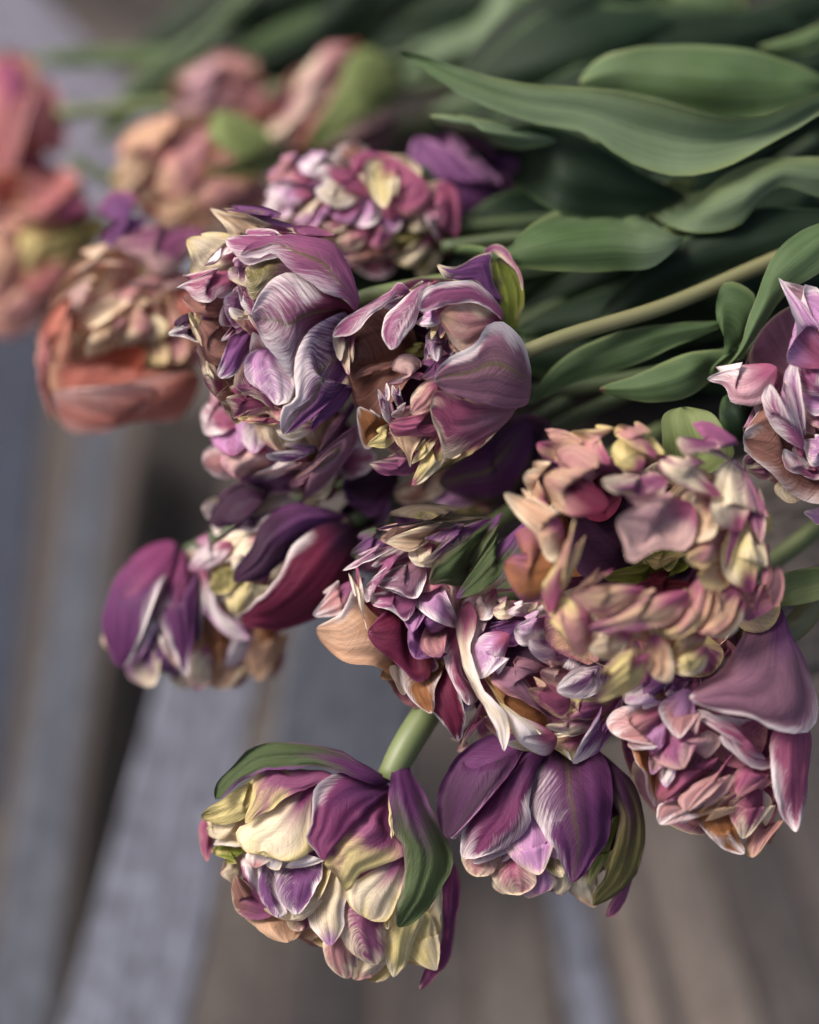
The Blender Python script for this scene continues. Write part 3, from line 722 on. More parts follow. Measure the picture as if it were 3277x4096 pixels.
# bottom centre cream bloom
zf = dome(1320, 3480, 500, 490, -130, 190)
t = tulip('cream and plum bloom with curled green outer petals, lowest of all', (1600, 3130, -80), zf)
FS = (780, 2940, .625)
petals('''
G C .1 .0 .0 | 1335 160 | 1255 260, 1240 350, 1250 480, 1262 640, 1350 720, 1345 850, 1325 1000, 1280 1090 | 1305 1232 | 1405 300, 1500 430, 1610 650, 1638 820, 1570 990, 1450 1170 | b.3 z40 Bu.5 s.8
Y C .4 .4 .3 | 1270 350 | 1238 420, 1245 560 | 1262 665 | 1360 680, 1380 560, 1330 420 | b.2 z18 BV.5
G V .15 .1 .0 | 1235 300 | 1130 322, 900 250, 650 215, 450 222, 300 300, 205 390 | 133 412 | 1100 208, 850 98, 620 60, 420 72, 250 180, 138 320 | b.35 z35 Bu.45 s.8
n W .18 .0 .0 | 1240 345 | 1050 278, 880 263, 760 345, 743 560, 710 652, 770 750 | 822 805 | 1190 400, 1100 480, 960 640, 870 740 | b.25 z14 Bu.5 s.9
P Y .0 .62 .35 | 1242 348 | 1190 398, 1095 480, 955 640, 850 760 | 830 830 | 1255 480, 1262 650, 1350 742, 1200 832, 1062 892, 980 1002, 895 890 | b.2 z6 Bn.5 s1
P Y .4 .4 .4 | 862 258 | 690 350, 490 470, 365 552 | 322 566 | 690 222, 585 228, 465 146, 398 230, 366 400 | b.2 z6 BP.5 s.9
C Y .2 .2 .3 | 845 275 | 680 350, 510 455, 345 560, 272 612, 290 720, 345 765 | 440 742 | 762 400, 748 590, 735 745, 650 805, 545 800 | b.25 Bn.5 s1
W C .3 .3 .3 | 560 700 | 400 720, 330 760, 330 800 | 385 850 | 450 830, 525 865, 540 780 | b.25 z-10 TR.3
W C .3 .3 .3 | 760 720 | 620 720, 540 780 | 520 800 | 570 845, 680 845, 790 790 | b.25 z-10
Y H .3 .1 .3 | 385 298 | 350 465, 250 545, 180 572, 108 560 | 40 518 | 150 440, 250 375, 330 320 | b.4
C Y .3 .3 .3 | 210 565 | 172 645, 105 655 | 75 600 | 60 545, 120 552 | b.4
S C .3 .3 .3 | 340 480 | 270 540, 225 600 | 245 645 | 290 640, 335 580 | b.3 z-8
C W .3 .3 .3 | 300 640 | 270 705, 200 705 | 118 702 | 170 620, 230 600 | b.2
M R .2 .2 .2 | 120 630 | 58 600, 36 700 | 76 812 | 104 740 | b.4 z-20
E Y .3 .2 .3 | 255 745 | 200 690, 130 710 | 102 745 | 180 800, 240 800 | b.2 z-20
V W .75 .1 .15 | 770 785 | 545 850, 533 980, 555 1080, 600 1130 | 650 1152 | 795 880, 765 1000, 712 1090 | b.3 s1.5
Y C .3 .3 .3 | 830 790 | 785 860, 720 1030 | 688 1118 | 770 1080, 830 960, 850 860 | b.35 z12
V W .15 .55 .1 | 500 790 | 430 870, 420 1020, 465 1110 | 530 1170 | 545 900, 545 1030, 590 1140 | b.3 
W P .45 .1 .1 | 400 740 | 308 770, 318 880, 365 980 | 432 1038 | 445 900, 440 800 | b.35 s2.0
C S .3 .3 .3 | 750 1060 | 660 1170, 540 1170 | 440 1110 | 550 1080, 650 1120 | b.2
C Y .2 .2 .3 | 1345 765 | 1200 830, 1080 900, 980 950, 958 1010, 990 1085 | 1095 1172 | 1342 900, 1295 1080, 1218 1197 | b.25 BP.45 s1
Y C .3 .3 .1 | 1270 560 | 1255 1000, 1205 1230 | 1240 1240 | 1300 1150, 1340 900, 1350 760 | b.2 z-15
C W .3 .2 .1 | 900 930 | 790 1020, 740 1120, 750 1230, 790 1290 | 870 1348 | 978 1050, 942 1130, 942 1250 | b.25 TL.3
P C .5 .25 .25 | 1216 1200 | 1080 1150, 965 1088, 930 1165, 950 1300, 1000 1400 | 1165 1470 | 1212 1290, 1218 1400 | b.3 s1.9 BR.3
Y C .3 .3 .2 | 1300 1170 | 1216 1220, 1208 1370, 1238 1500 | 1272 1550 | 1425 1200, 1372 1380, 1340 1480 | b.3
Y C .3 .3 .4 | 1500 1200 | 1400 1240, 1352 1310, 1375 1400 | 1545 1507 | 1560 1350, 1556 1290 | b.3 z10
C Y .3 .3 .3 | 1590 930 | 1520 1080, 1430 1168, 1470 1180, 1488 1280 | 1530 1302 | 1582 1000, 1572 1150, 1562 1260 | b.3 z5
R C .3 .3 .4 | 990 1380 | 868 1365, 856 1450, 890 1512 | 960 1558 | 1000 1440, 1005 1540 | b.3
q W .3 .3 .3 | 1010 1390 | 915 1375, 925 1480 | 1000 1540 | 1030 1500, 1030 1420 | b.3
C R .2 .4 .2 | 1195 1460 | 1050 1448, 998 1500 | 1012 1562 | 1105 1555 | b.3
Y C .3 .3 .3 | 1250 1470 | 1150 1500, 1088 1548 | 1150 1582 | 1232 1552 | b.3
q C .3 .3 .3 | 1290 1400 | 1210 1450, 1200 1520 | 1230 1530 | 1260 1500 | b.3
Y A .3 .3 .3 | 1440 1400 | 1370 1380, 1355 1425 | 1500 1480 | 1500 1440 | b.2
n R .0 .1 .1 | 1640 830 | 1585 960, 1572 1200, 1550 1400, 1480 1500 | 1438 1628 | 1682 920, 1692 1100, 1652 1350, 1560 1540 | b.3 z-40
N C .1 .12 .1 | 475 1080 | 400 1140, 278 1112, 236 1010 | 255 900 | 312 800, 352 950, 430 1030 | b.25 BP.6
C R .3 .3 .2 | 285 760 | 255 955, 210 930 | 163 892 | 195 800, 240 740 | b.2
P C .4 .4 .3 | 700 1130 | 600 1180, 605 1235 | 680 1255 | 790 1255, 780 1190 | b.2 s2.3
A S .1 .1 .25 | 600 1150 | 370 1145, 430 1240, 500 1310 | 600 1328 | 720 1318, 800 1260, 760 1190 | b.2
Y A .2 .2 .3 | 850 1250 | 740 1290, 780 1340 | 860 1362 | 900 1330 | b.2
''', FS, t, zf, foot='')
fill(t, dome(1330, 3470, 440, 430, -150, 150), 7, 'MPm', 'R', size=.7, zoff=-150, rr=(.05,.42), seed=13)
back(t, zf, 'PmR', k=.62)

# centre striped bloom
zf = dome(1700, 2520, 380, 470, -120, 170)
t = tulip('white and purple striped bloom with a crimson hollow, in the middle', (1980, 2100, -80), zf)
petals('''
h W .12 .0 .05 | 1005 225 | 850 250, 700 240, 560 262, 480 290 | 402 287 | 440 210, 550 165, 720 153, 850 188 | b.4 z60 o1 TV.2 
G h .25 .1 .2 | 1065 210 | 1000 340, 920 450, 850 585, 760 580 | 688 577 | 980 270, 850 370, 720 460 | b.4 z40 BV.2 s1.4
V C .4 .1 .25 | 1010 240 | 880 410, 760 440, 690 495 | 655 470 | 646 350, 760 300, 880 250 | b.3 z20
S C .3 .3 .2 | 780 285 | 680 335, 580 405, 500 385 | 455 350 | 500 335, 620 290, 740 255 | b.3 z10
q S .3 .3 .2 | 700 250 | 560 290, 490 370 | 425 340 | 412 290, 520 262 | b.2
C W .4 .4 .3 | 660 370 | 660 470, 610 480 | 575 420 | 560 385, 610 360 | b.3 z15
P W .35 .35 .3 | 520 370 | 410 430, 330 475 | 226 507 | 300 435, 420 372 | b.4 z10
C W .5 .5 .3 | 300 480 | 340 620, 340 760 | 365 840 | 300 650, 262 520 | b.3
P W .2 .6 .3 | 590 440 | 490 465, 400 545, 360 680 | 345 600 | 372 500, 450 435, 570 395 | b.4 z8
m W .3 .2 .2 | 610 480 | 595 640, 500 605, 420 592 | 382 555 | 430 488, 560 472 | b.3
L W .4 .2 .3 | 600 600 | 590 640, 500 620, 430 600 | 420 560 | 480 560, 560 570 | b.3 z8
P W .3 .2 .2 | 570 650 | 540 752, 480 712, 388 692 | 372 640 | 420 555, 520 610 | b.3
R W .4 .2 .4 | 700 570 | 640 610, 578 612 | 532 550 | 565 495, 660 482 | b.35 z12
L W .35 .1 .3 | 705 580 | 605 620, 640 700, 740 785 | 842 807 | 805 720, 760 610 | b.3 z10
q P .3 .3 .3 | 760 560 | 770 640, 820 780 | 860 780 | 850 640, 820 560 | b.3
V L .3 .3 .4 | 650 630 | 550 680, 552 785 | 600 832 | 690 832, 770 790, 710 690 | b.35
R P .1 .2 .3 | 725 785 | 662 850, 652 932 | 752 965 | 775 900, 775 800 | b.35 z10
V L .3 .3 .4 | 670 830 | 595 840, 580 920 | 620 978 | 710 975, 760 950 | b.3
M W .5 .1 .2 | 850 780 | 772 805, 762 950, 795 1080 | 895 1222 | 860 900, 868 1060, 950 1190 | b.35 z10 s2.0
c P .1 .1 .12 | 610 820 | 650 1020, 580 1058, 480 970, 390 900 | 360 835 | 342 700, 395 560, 480 500, 545 610 | b-.3 z-20 s1.9 BX.5
M W .1 .35 .3 | 620 930 | 700 1030, 640 1060 | 560 1050 | 480 965, 520 900 | b-.15
O W .3 .1 .1 | 750 1040 | 570 1035, 560 1110, 600 1200 | 700 1265 | 720 1140 | b-.2 z-15
W C .5 .5 .5 | 580 1060 | 500 1050, 510 1110 | 548 1170 | 578 1130 | b.3
c W .1 .1 .1 | 790 1050 | 668 1090, 690 1220, 750 1310 | 842 1412 | 860 1200, 880 1300 | b-.25 s1.5
M C .3 .3 .3 | 970 1220 | 900 1320, 868 1400 | 855 1442 | 940 1410, 1015 1390, 1000 1280 | b.3
M C .4 .3 .3 | 900 1300 | 840 1380 | 800 1400 | 830 1470, 900 1440 | b.2 z-10
V W .2 .3 .3 | 860 1150 | 790 1180, 742 1215 | 780 1245 | 900 1235 | b.3
A W .12 .0 .0 | 400 790 | 330 680, 282 610, 200 740 | 86 822 | 440 1020, 360 978, 230 972, 140 915 | b.15 z-30 s.9 BO.5
S O .1 .1 .1 | 560 930 | 470 1010, 430 1080 | 500 1090 | 560 1100, 620 1020 | b.1 z-30
R W .3 .3 .3 | 290 580 | 220 720, 130 755 | 68 742 | 110 640, 200 575 | b.2 z-50 BP.5
V G .3 .3 .3 | 460 370 | 380 430, 300 450 | 265 420 | 300 330, 400 300 | b.2 z-60
''', F5, t, zf)
fill(t, dome(1740, 2550, 300, 400, -140, 150), 7, 'mPM', 'R', size=.7, zoff=-150, rr=(.05,.42), seed=19)
back(t, dome(1740, 2500, 300, 400, -140, 150), 'VPR', k=.85)

# right edge bloom
zf = dome(3240, 1600, 330, 460, -30, 150)
t = tulip('tightly ruffled mauve bloom with white rims, cut by the right edge', (3420, 1450, -80), zf)
petals('''
L W .3 .3 .2 | 1760 -60 | 1560 -70, 1620 -220, 1585 -340 | 1521 -490 | 1640 -450, 1760 -400, 1790 -200 | b-.15 z30
T W .3 .2 .2 | 1790 -200 | 1700 -280, 1620 -360 | 1530 -470 | 1640 -455, 1760 -410 | b.3 z40
P W .3 .4 .3 | 1640 360 | 1520 285, 1445 180, 1438 110 | 1480 45 | 1560 10, 1545 110, 1610 260 | b.35 z20
L W .4 .4 .3 | 1640 400 | 1560 250, 1530 100, 1560 -20 | 1600 -90 | 1620 20, 1610 160, 1660 300 | b.35 z20
P W .4 .4 .3 | 1760 60 | 1680 70, 1610 30, 1590 -40 | 1640 -120 | 1720 -60 | b.3
L W .3 .4 .3 | 1800 120 | 1700 180, 1640 140, 1600 60 | 1640 20 | 1740 40 | b.3 
P q .3 .3 .3 | 1820 240 | 1720 260, 1660 230 | 1650 180 | 1700 160, 1780 180 | b.4
c P .3 .3 .3 | 1800 40 | 1740 80, 1690 60 | 1670 20 | 1720 -20 | b-.3
L W .4 .3 .4 | 1780 360 | 1690 440, 1650 380 | 1640 330 | 1690 300, 1760 320 | b.3
T W .4 .4 .4 | 1660 470 | 1560 460, 1540 400 | 1552 370 | 1590 420, 1650 440 | b.4
W P .3 .3 .3 | 1680 440 | 1620 440, 1590 390 | 1600 350 | 1640 400 | b.4
P W .4 .3 .4 | 1800 460 | 1700 520, 1640 500 | 1620 460 | 1700 430 | b.3
L W .3 .3 .3 | 1820 -60 | 1700 0, 1680 -100 | 1690 -200 | 1760 -260, 1820 -180 | b.3
V q .3 .3 .3 | 1830 -20 | 1760 20, 1720 -20 | 1740 -90 | 1800 -120 | b.3
T W .1 .3 .2 | 1500 -40 | 1450 130, 1290 142, 1252 60 | 1163 18 | 1200 -36, 1350 -62 | b.3 z-10 
T W .3 .3 .3 | 1480 60 | 1420 140, 1340 150 | 1280 110 | 1270 40, 1380 30 | b.2 z-15
N W .12 .12 .15 | 1660 320 | 1780 560, 1600 570, 1450 462, 1360 385 | 1348 290 | 1400 200, 1438 80, 1520 60 | b-.2 z-30 s.9
P W .4 .4 .4 | 1480 200 | 1400 300, 1380 390 | 1350 380 | 1345 280, 1400 190 | b.3 z-20
C S .3 .3 .3 | 1700 480 | 1500 560, 1530 620 | 1600 642 | 1740 620, 1760 540 | b.25 z-30
P C .3 .3 .3 | 1560 440 | 1470 520, 1400 510 | 1360 470 | 1400 440, 1480 430 | b.3 z-40
L C .3 .3 .3 | 1800 660 | 1720 740, 1680 720 | 1648 690 | 1700 670 | b.3 z-20
P W .3 .3 .3 | 1480 330 | 1400 450 | 1340 440 | 1380 380 | b.2 z-50
''', F6, t, zf)
fill(t, zf, 7, 'mPM', 'R', size=.7, zoff=-150, rr=(.05,.42), seed=23)
back(t, zf, 'PmR', k=.85)

# right one of the two sharp blooms: an open hollow cup
zf = dome(1730, 1480, 400, 440, -100, 180)
t = tulip('open hollow mauve bloom showing its dark brown inside, on the tan stem', (2110, 1500, -80), zf)
FB = (1300, 960, .5)
petals('''
m W .0 .3 .05 | 1628 1150 | 1605 1310, 1480 1348, 1280 1300, 1050 1232, 930 1192 | 876 1130 | 1608 905, 1530 760, 1400 658, 1260 710, 1240 780, 1130 870, 990 930, 900 1040 | b.2 z40 o.8 s1
P W .15 .3 .1 | 1400 640 | 1300 545, 1200 502, 1050 512, 900 545 | 752 562 | 1408 590, 1330 450, 1200 350, 980 320, 830 368, 755 470 | b.3 z20 s1.5
V C .05 .08 .25 | 1368 452 | 1280 410, 1180 328, 1060 322, 950 285 | 897 198 | 1325 340, 1298 200, 1320 110, 1230 130, 1130 165, 1050 218 | b.25 z-10 s.9
P C .3 .3 .3 | 1300 160 | 1360 130, 1450 178, 1530 255 | 1582 410 | 1320 78, 1410 66, 1500 155, 1572 290 | b.4 z-20
E D .35 .45 .1 | 1515 690 | 1400 620, 1355 430, 1308 290 | 1370 150 | 1560 600, 1582 500, 1585 350, 1490 190 | b-.25 z-60 s.8
M C .25 .08 .2 | 1505 1348 | 1350 1535, 1150 1655, 960 1742, 925 1590, 865 1462 | 846 1330 | 1350 1335, 1180 1290, 1020 1240, 888 1213 | b.2 z10 s1.5 Bm.5
m R .3 .3 .2 | 1500 1340 | 1350 1535, 1200 1630 | 1050 1600 | 1060 1480, 1150 1380, 1200 1300 | b.2 z14 o1 s.8
P W .1 .62 .1 | 830 345 | 640 460, 500 600, 453 700, 480 812 | 535 878 | 772 460, 740 620, 655 765 | b.35 s2.0
P W .5 .1 .1 | 662 420 | 560 462, 460 542, 370 602, 300 682, 200 752 | 64 778 | 590 353, 520 420, 400 480, 250 578, 108 660 | b.4 z10 s2.0
P W .3 .3 .3 | 740 420 | 600 505, 540 560, 470 545 | 462 520 | 540 438, 640 425 | b.3
C W .4 .3 .2 | 860 340 | 760 400, 680 430 | 640 425 | 700 370, 780 335 | b.3 z-15
R C .2 .2 .4 | 1402 640 | 1250 770, 1100 888, 1030 835 | 925 590 | 1320 560, 1150 503, 1000 530 | b.3 z-20 s.8 TA.4
L W .4 .3 .4 | 930 560 | 900 665, 830 692 | 728 668 | 760 588, 850 552 | b.4 z10
Y C .3 .3 .3 | 905 650 | 890 740 | 850 792 | 815 720, 850 650 | b.5 z10
L Y .3 .3 .3 | 930 640 | 960 740 | 925 785 | 880 740, 890 660 | b.5 z8
Y P .3 .3 .3 | 1000 640 | 1030 740 | 970 795 | 940 740, 950 650 | b.5 z8
R C .3 .3 .3 | 1100 880 | 1060 900, 1000 850 | 990 790 | 1040 770, 1090 820 | b.4
v W .3 .3 .4 | 920 740 | 820 780, 830 900 | 900 970 | 1000 930, 1030 860, 990 780 | b.35
V W .2 .3 .2 | 840 740 | 800 860, 795 920 | 810 960 | 850 920, 850 820 | b.3 z-15
v q .3 .3 .3 | 980 940 | 940 1060, 860 1138 | 780 1100 | 772 1000, 800 945, 880 960 | b.35
q P .5 .1 .2 | 772 1080 | 755 1122, 685 1112, 595 1155 | 497 1145 | 530 1035, 600 932, 700 942, 760 1010 | b.4 s2.1
R C .3 .3 .3 | 890 1170 | 855 1345, 740 1400 | 682 1385 | 800 1148, 700 1235, 682 1330 | b.35
M R .1 .4 .2 | 890 1480 | 850 1562, 700 1552, 560 1562 | 513 1470 | 640 1470, 750 1385, 850 1368 | b.35 
q W .3 .3 .3 | 700 1330 | 640 1430, 580 1430 | 530 1400 | 560 1350, 640 1310 | b.3
S C .1 .25 .1 | 780 1560 | 640 1550, 525 1510, 568 1622, 640 1712 | 682 1815 | 765 1600, 705 1700 | b.2
P W .5 .3 .3 | 535 1465 | 480 1425, 432 1290 | 426 1190 | 488 1128, 512 1180, 505 1290 | b.35
W P .4 .4 .4 | 540 1480 | 520 1440, 480 1400 | 480 1330 | 530 1300, 550 1380 | b.3
v W .3 .3 .3 | 620 1340 | 570 1300, 532 1230 | 540 1160 | 592 1155, 600 1250 | b.35
Y C .3 .3 .2 | 905 1550 | 870 1645, 780 1745 | 693 1792 | 718 1690, 800 1600 | b.4
Y C .3 .3 .1 | 925 1560 | 955 1750, 850 1885 | 698 1962 | 770 1850, 800 1700, 850 1600 | b.4 TM.15
C R .2 .4 .4 | 1000 1560 | 1080 1720 | 965 1745 | 925 1600 | b.2 z30
Y H .4 .3 .1 | 1284 1570 | 1240 1655, 1050 1768, 850 1888 | 718 1955 | 880 1790, 1000 1710, 1150 1640 | b.3
P C .0 .35 .25 | 770 1750 | 740 1835, 600 1875, 440 1862 | 357 1790 | 420 1755, 560 1720, 690 1735 | b.35
P C .3 .3 .2 | 700 1700 | 620 1760, 520 1760 | 500 1740 | 560 1690, 640 1680 | b.2 z-10
Y Y .3 .3 .2 | 560 1560 | 480 1660, 400 1655 | 340 1642 | 400 1538, 500 1488 | b.3
C W .4 .4 .3 | 150 770 | 75 790, 85 900 | 125 968 | 150 900, 160 820 | b.3 z-10
C P .4 .4 .3 | 228 768 | 148 850, 128 950, 158 1040 | 195 1080 | 222 1000, 195 900, 195 820 | b.35
O W .1 .1 .2 | 530 1480 | 430 1565, 335 1652, 288 1580 | 270 1335 | 350 1345, 440 1420 | b-.15 z-25 s.7
''', FB, t, zf, grow=.1)
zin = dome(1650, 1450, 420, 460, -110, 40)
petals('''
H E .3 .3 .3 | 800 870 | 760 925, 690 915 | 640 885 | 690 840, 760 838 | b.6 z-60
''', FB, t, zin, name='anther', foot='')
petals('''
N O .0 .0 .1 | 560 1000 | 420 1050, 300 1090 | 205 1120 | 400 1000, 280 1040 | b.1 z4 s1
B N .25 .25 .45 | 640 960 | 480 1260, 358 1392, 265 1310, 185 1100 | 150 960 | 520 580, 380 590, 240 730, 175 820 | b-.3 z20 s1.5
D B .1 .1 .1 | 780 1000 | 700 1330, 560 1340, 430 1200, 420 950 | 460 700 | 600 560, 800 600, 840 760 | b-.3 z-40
''', FB, t, zin)  # the D patch closes the cup, its inner shade put into the colour
fill(t, dome(1850, 1500, 260, 360, -150, 130), 7, 'mPM', 'R', size=.7, zoff=-150, rr=(.05,.42), seed=31)
back(t, zf, 'VPm', k=.85)

# left one of the two sharp blooms
zf = dome(1120, 1340, 430, 470, -110, 190)
t = tulip('full white and plum feathered bloom with broad overlapping petals, left of the hollow one', (1430, 1240, -80), zf)
FA = (660, 780, .5)
petals('''
P W .38 .0 .05 | 1505 915 | 1440 860, 1410 825, 1322 795, 1150 695, 980 580, 850 465, 740 500 | 603 482 | 1503 650, 1385 440, 1130 320, 860 328, 700 385 | b.22 z40 o.9 s1.7
V W .42 .0 .04 | 1500 1300 | 1440 950, 1180 1090, 1060 1260, 1030 1450, 1040 1640, 935 1700 | 945 1918 | 1150 1885, 1340 1762, 1450 1650, 1500 1520 | b.28 z30 o.9 s1.7
P W .42 .42 .1 | 1490 935 | 1300 770, 1120 680, 975 622, 800 730, 712 870 | 696 968 | 1340 1000, 1150 1160, 1045 1330, 1030 1458, 870 1290, 760 1120 | b.2 z16 o.7 s2.0 Bc.42
P M .1 .1 .1 | 1400 500 | 1200 400, 1000 335 | 910 305 | 1000 262, 1180 262, 1310 330 | b.3 z-10
P W .3 .05 .1 | 900 440 | 760 505, 650 548, 570 490 | 488 354 | 620 290, 760 273, 870 318 | b.25 s1.9
L W .3 .4 .5 | 860 1310 | 700 1335, 668 1440, 715 1530, 800 1590 | 890 1680 | 950 1430, 1035 1465, 1040 1580, 980 1660 | b.22 s2.3 Bv.2
H C .5 .45 .3 | 985 600 | 880 665, 780 745, 700 832, 640 720 | 645 600 | 930 545, 850 470, 760 480, 662 520 | b.25 o1 s1.9 Bm.4
R W .5 .4 .3 | 1000 1480 | 850 1400, 690 1345, 680 1230 | 705 1095 | 765 1150, 875 1300, 990 1440 | b.25 s2.3
L C .3 .3 .4 | 660 640 | 640 695, 570 690, 505 655 | 508 590 | 540 520, 580 503, 655 550 | b.35
P W .3 .3 .3 | 720 940 | 650 905, 605 860, 592 790 | 582 690 | 640 690, 690 830 | b.3 s2.3
C W .3 .3 .3 | 730 1110 | 700 1000, 560 990, 520 960 | 515 900 | 590 820, 620 830, 700 950 | b.3 TW
R C .5 .2 .3 | 725 1105 | 620 1050, 550 990, 520 960 | 560 920 | 640 880, 700 940, 722 1000 | b.3 z5
L W .3 .2 .3 | 620 880 | 560 1000, 500 960, 470 890 | 480 820 | 540 760, 600 740 | b.3
P W .15 .2 .4 | 620 1060 | 560 1115 | 448 1168 | 443 1050, 480 935, 570 990 | b.3
V W .1 .1 .2 | 702 1085 | 560 1110, 470 1280, 420 1420 | 440 1465 | 690 1200, 640 1300, 600 1390, 530 1455 | b.25 s1.5
P C .3 .3 .3 | 830 1630 | 700 1570, 605 1535, 562 1492 | 640 1275 | 692 1340, 680 1460, 770 1560 | b.25 s2.0
M C .12 .12 .2 | 825 1640 | 720 1695, 620 1745, 546 1785, 520 1700 | 490 1625 | 508 1548, 570 1518, 700 1560 | b.3 s1.9
R C .3 .3 .3 | 942 1740 | 895 1785, 835 1750 | 783 1700 | 820 1662, 900 1678 | b.45 z12
M Y .3 .3 .3 | 940 1800 | 850 1832, 700 1825 | 578 1785 | 700 1765, 850 1750 | b.3
N C .2 .3 .2 | 620 1700 | 560 1795, 500 1745 | 453 1660 | 500 1640, 560 1640 | b.2 z-10
N C .2 .2 .2 | 570 1560 | 520 1690, 450 1655 | 410 1610 | 430 1440, 530 1428, 575 1480 | b.2 z-10
C W .2 .3 .3 | 1170 1840 | 1080 1925, 980 1952, 905 1910 | 888 1835 | 960 1820, 1050 1820 | b.2 z-20
C S .2 .2 .2 | 1060 1700 | 1040 1640, 980 1700 | 940 1700 | 1020 1620, 1050 1590 | b.2 
M W .4 .1 .25 | 520 640 | 480 730, 400 790, 340 852, 240 835, 160 750 | 92 742 | 130 655, 230 628, 400 602 | b.25 z-10
L W .5 .4 .5 | 590 725 | 520 795, 430 815 | 360 780 | 420 695, 500 655, 570 680 | b.3
V H .1 .1 .05 | 1060 255 | 900 255, 750 185, 600 125, 450 115 | 357 98 | 480 70, 650 76, 800 106, 950 175 | b.25 z-20 o1
S C .3 .1 .2 | 1010 290 | 850 310, 700 295, 530 322, 480 250, 400 160 | 363 105 | 450 110, 600 122, 750 182, 900 255 | b.15 z-30
W P .3 .2 .2 | 550 405 | 540 462, 450 492, 405 545 | 320 565 | 370 490, 450 425 | b.4 z-10
C Y .2 .25 .2 | 560 450 | 490 590, 400 612, 215 635, 205 500 | 178 350 | 280 318, 430 308, 520 335 | b.2 z-20
S C .2 .2 .2 | 560 560 | 480 620, 350 620 | 220 630 | 330 560, 450 500 | b.1 z-25
N R .1 .3 .1 | 490 850 | 400 955, 300 955, 190 905 | 143 810 | 250 790, 380 798 | b-.2 z-20
N N .2 .2 .2 | 530 1190 | 450 1300, 340 1290, 300 1180 | 283 1010 | 330 895, 430 845, 510 1000 | b.2 z-25 s.6
C Y .3 .3 .3 | 330 1200 | 250 1130, 208 1040 | 188 930 | 228 918, 265 980, 305 1080 | b.3 z-20
D W .5 .0 .3 | 270 1100 | 250 1165, 120 1132 | 26 1112 | 60 1040, 140 975, 205 985 | b.3 z-30
C P .4 .2 .3 | 430 1500 | 400 1562, 320 1475, 268 1330 | 243 1205 | 325 1260, 355 1380, 405 1460 | b.3 z-20
B N .1 .1 .2 | 520 1400 | 420 1500, 350 1420, 308 1330 | 298 1265 | 400 1275, 510 1290 | b-.2 z-35
D c .2 .2 .2 | 1490 930 | 1440 1000, 1340 960 | 1200 900 | 1200 760, 1400 800 | b-.1 z-20
''', FA, t, zf)
fill(t, dome(1090, 1340, 340, 400, -140, 150), 7, 'VPm', 'R', size=.7, zoff=-150, rr=(.05,.42), seed=29)
back(t, dome(1120, 1340, 380, 430, -140, 160), 'VPm', k=.85)

# ------------------------------------------------------------------ blooms further back
# dark purple pair, left of the middle
zf = dome(1150, 2230, 300, 260, -420, 190)
t = tulip('dark plum half closed bloom with one white edged petal, right of the leftmost violet bud', (1400, 2120, -380), zf)
F4 = (300, 1800, .6957)
petals('''
c W .12 .0 .05 | 1580 450 | 1480 432, 1320 502, 1205 625, 1110 795, 1015 900 | 922 975 | 1612 640, 1500 880, 1340 985, 1120 1048 | b.25 z10 s.9 BD.3
D L .0 .0 .0 | 1530 395 | 1400 340, 1200 328, 1060 420, 1030 540, 950 640 | 915 758 | 1340 520, 1200 645, 1080 735 | b.3 z5 BV.5
D W .22 .0 .0 | 1310 300 | 1150 330, 1040 460, 900 472, 810 545 | 768 558 | 770 450, 830 300, 960 190, 1150 218 | b.35 z5 TH.15 BV.3
P L .2 .1 .2 | 1200 230 | 980 230, 850 300 | 800 360 | 830 280, 950 190, 1100 190 | b.3 z-10
W C .3 .3 .3 | 850 340 | 800 460, 770 400 | 730 330 | 790 285 | b.3
W P .3 .3 .4 | 860 560 | 800 665, 685 697 | 652 682 | 690 545, 760 498 | b.35
C W .3 .3 .3 | 1070 500 | 880 480, 800 560 | 825 655 | 900 700, 960 600 | b.3
R C .3 .3 .3 | 1080 480 | 960 470, 880 480 | 860 520 | 960 540, 1020 520 | b.3 z10
H Y .3 .3 .3 | 940 700 | 800 680 | 785 815 | 870 820 | b.3
Y C .4 .3 .3 | 1090 740 | 930 725, 862 800 | 925 965 | 1030 890, 1110 795 | b.3
''', F4, t, zf)
fill(t, zf, 10, 'CYRP', 'WC', size=.6, zoff=-60, seed=37)
back(t, zf, 'DVP')

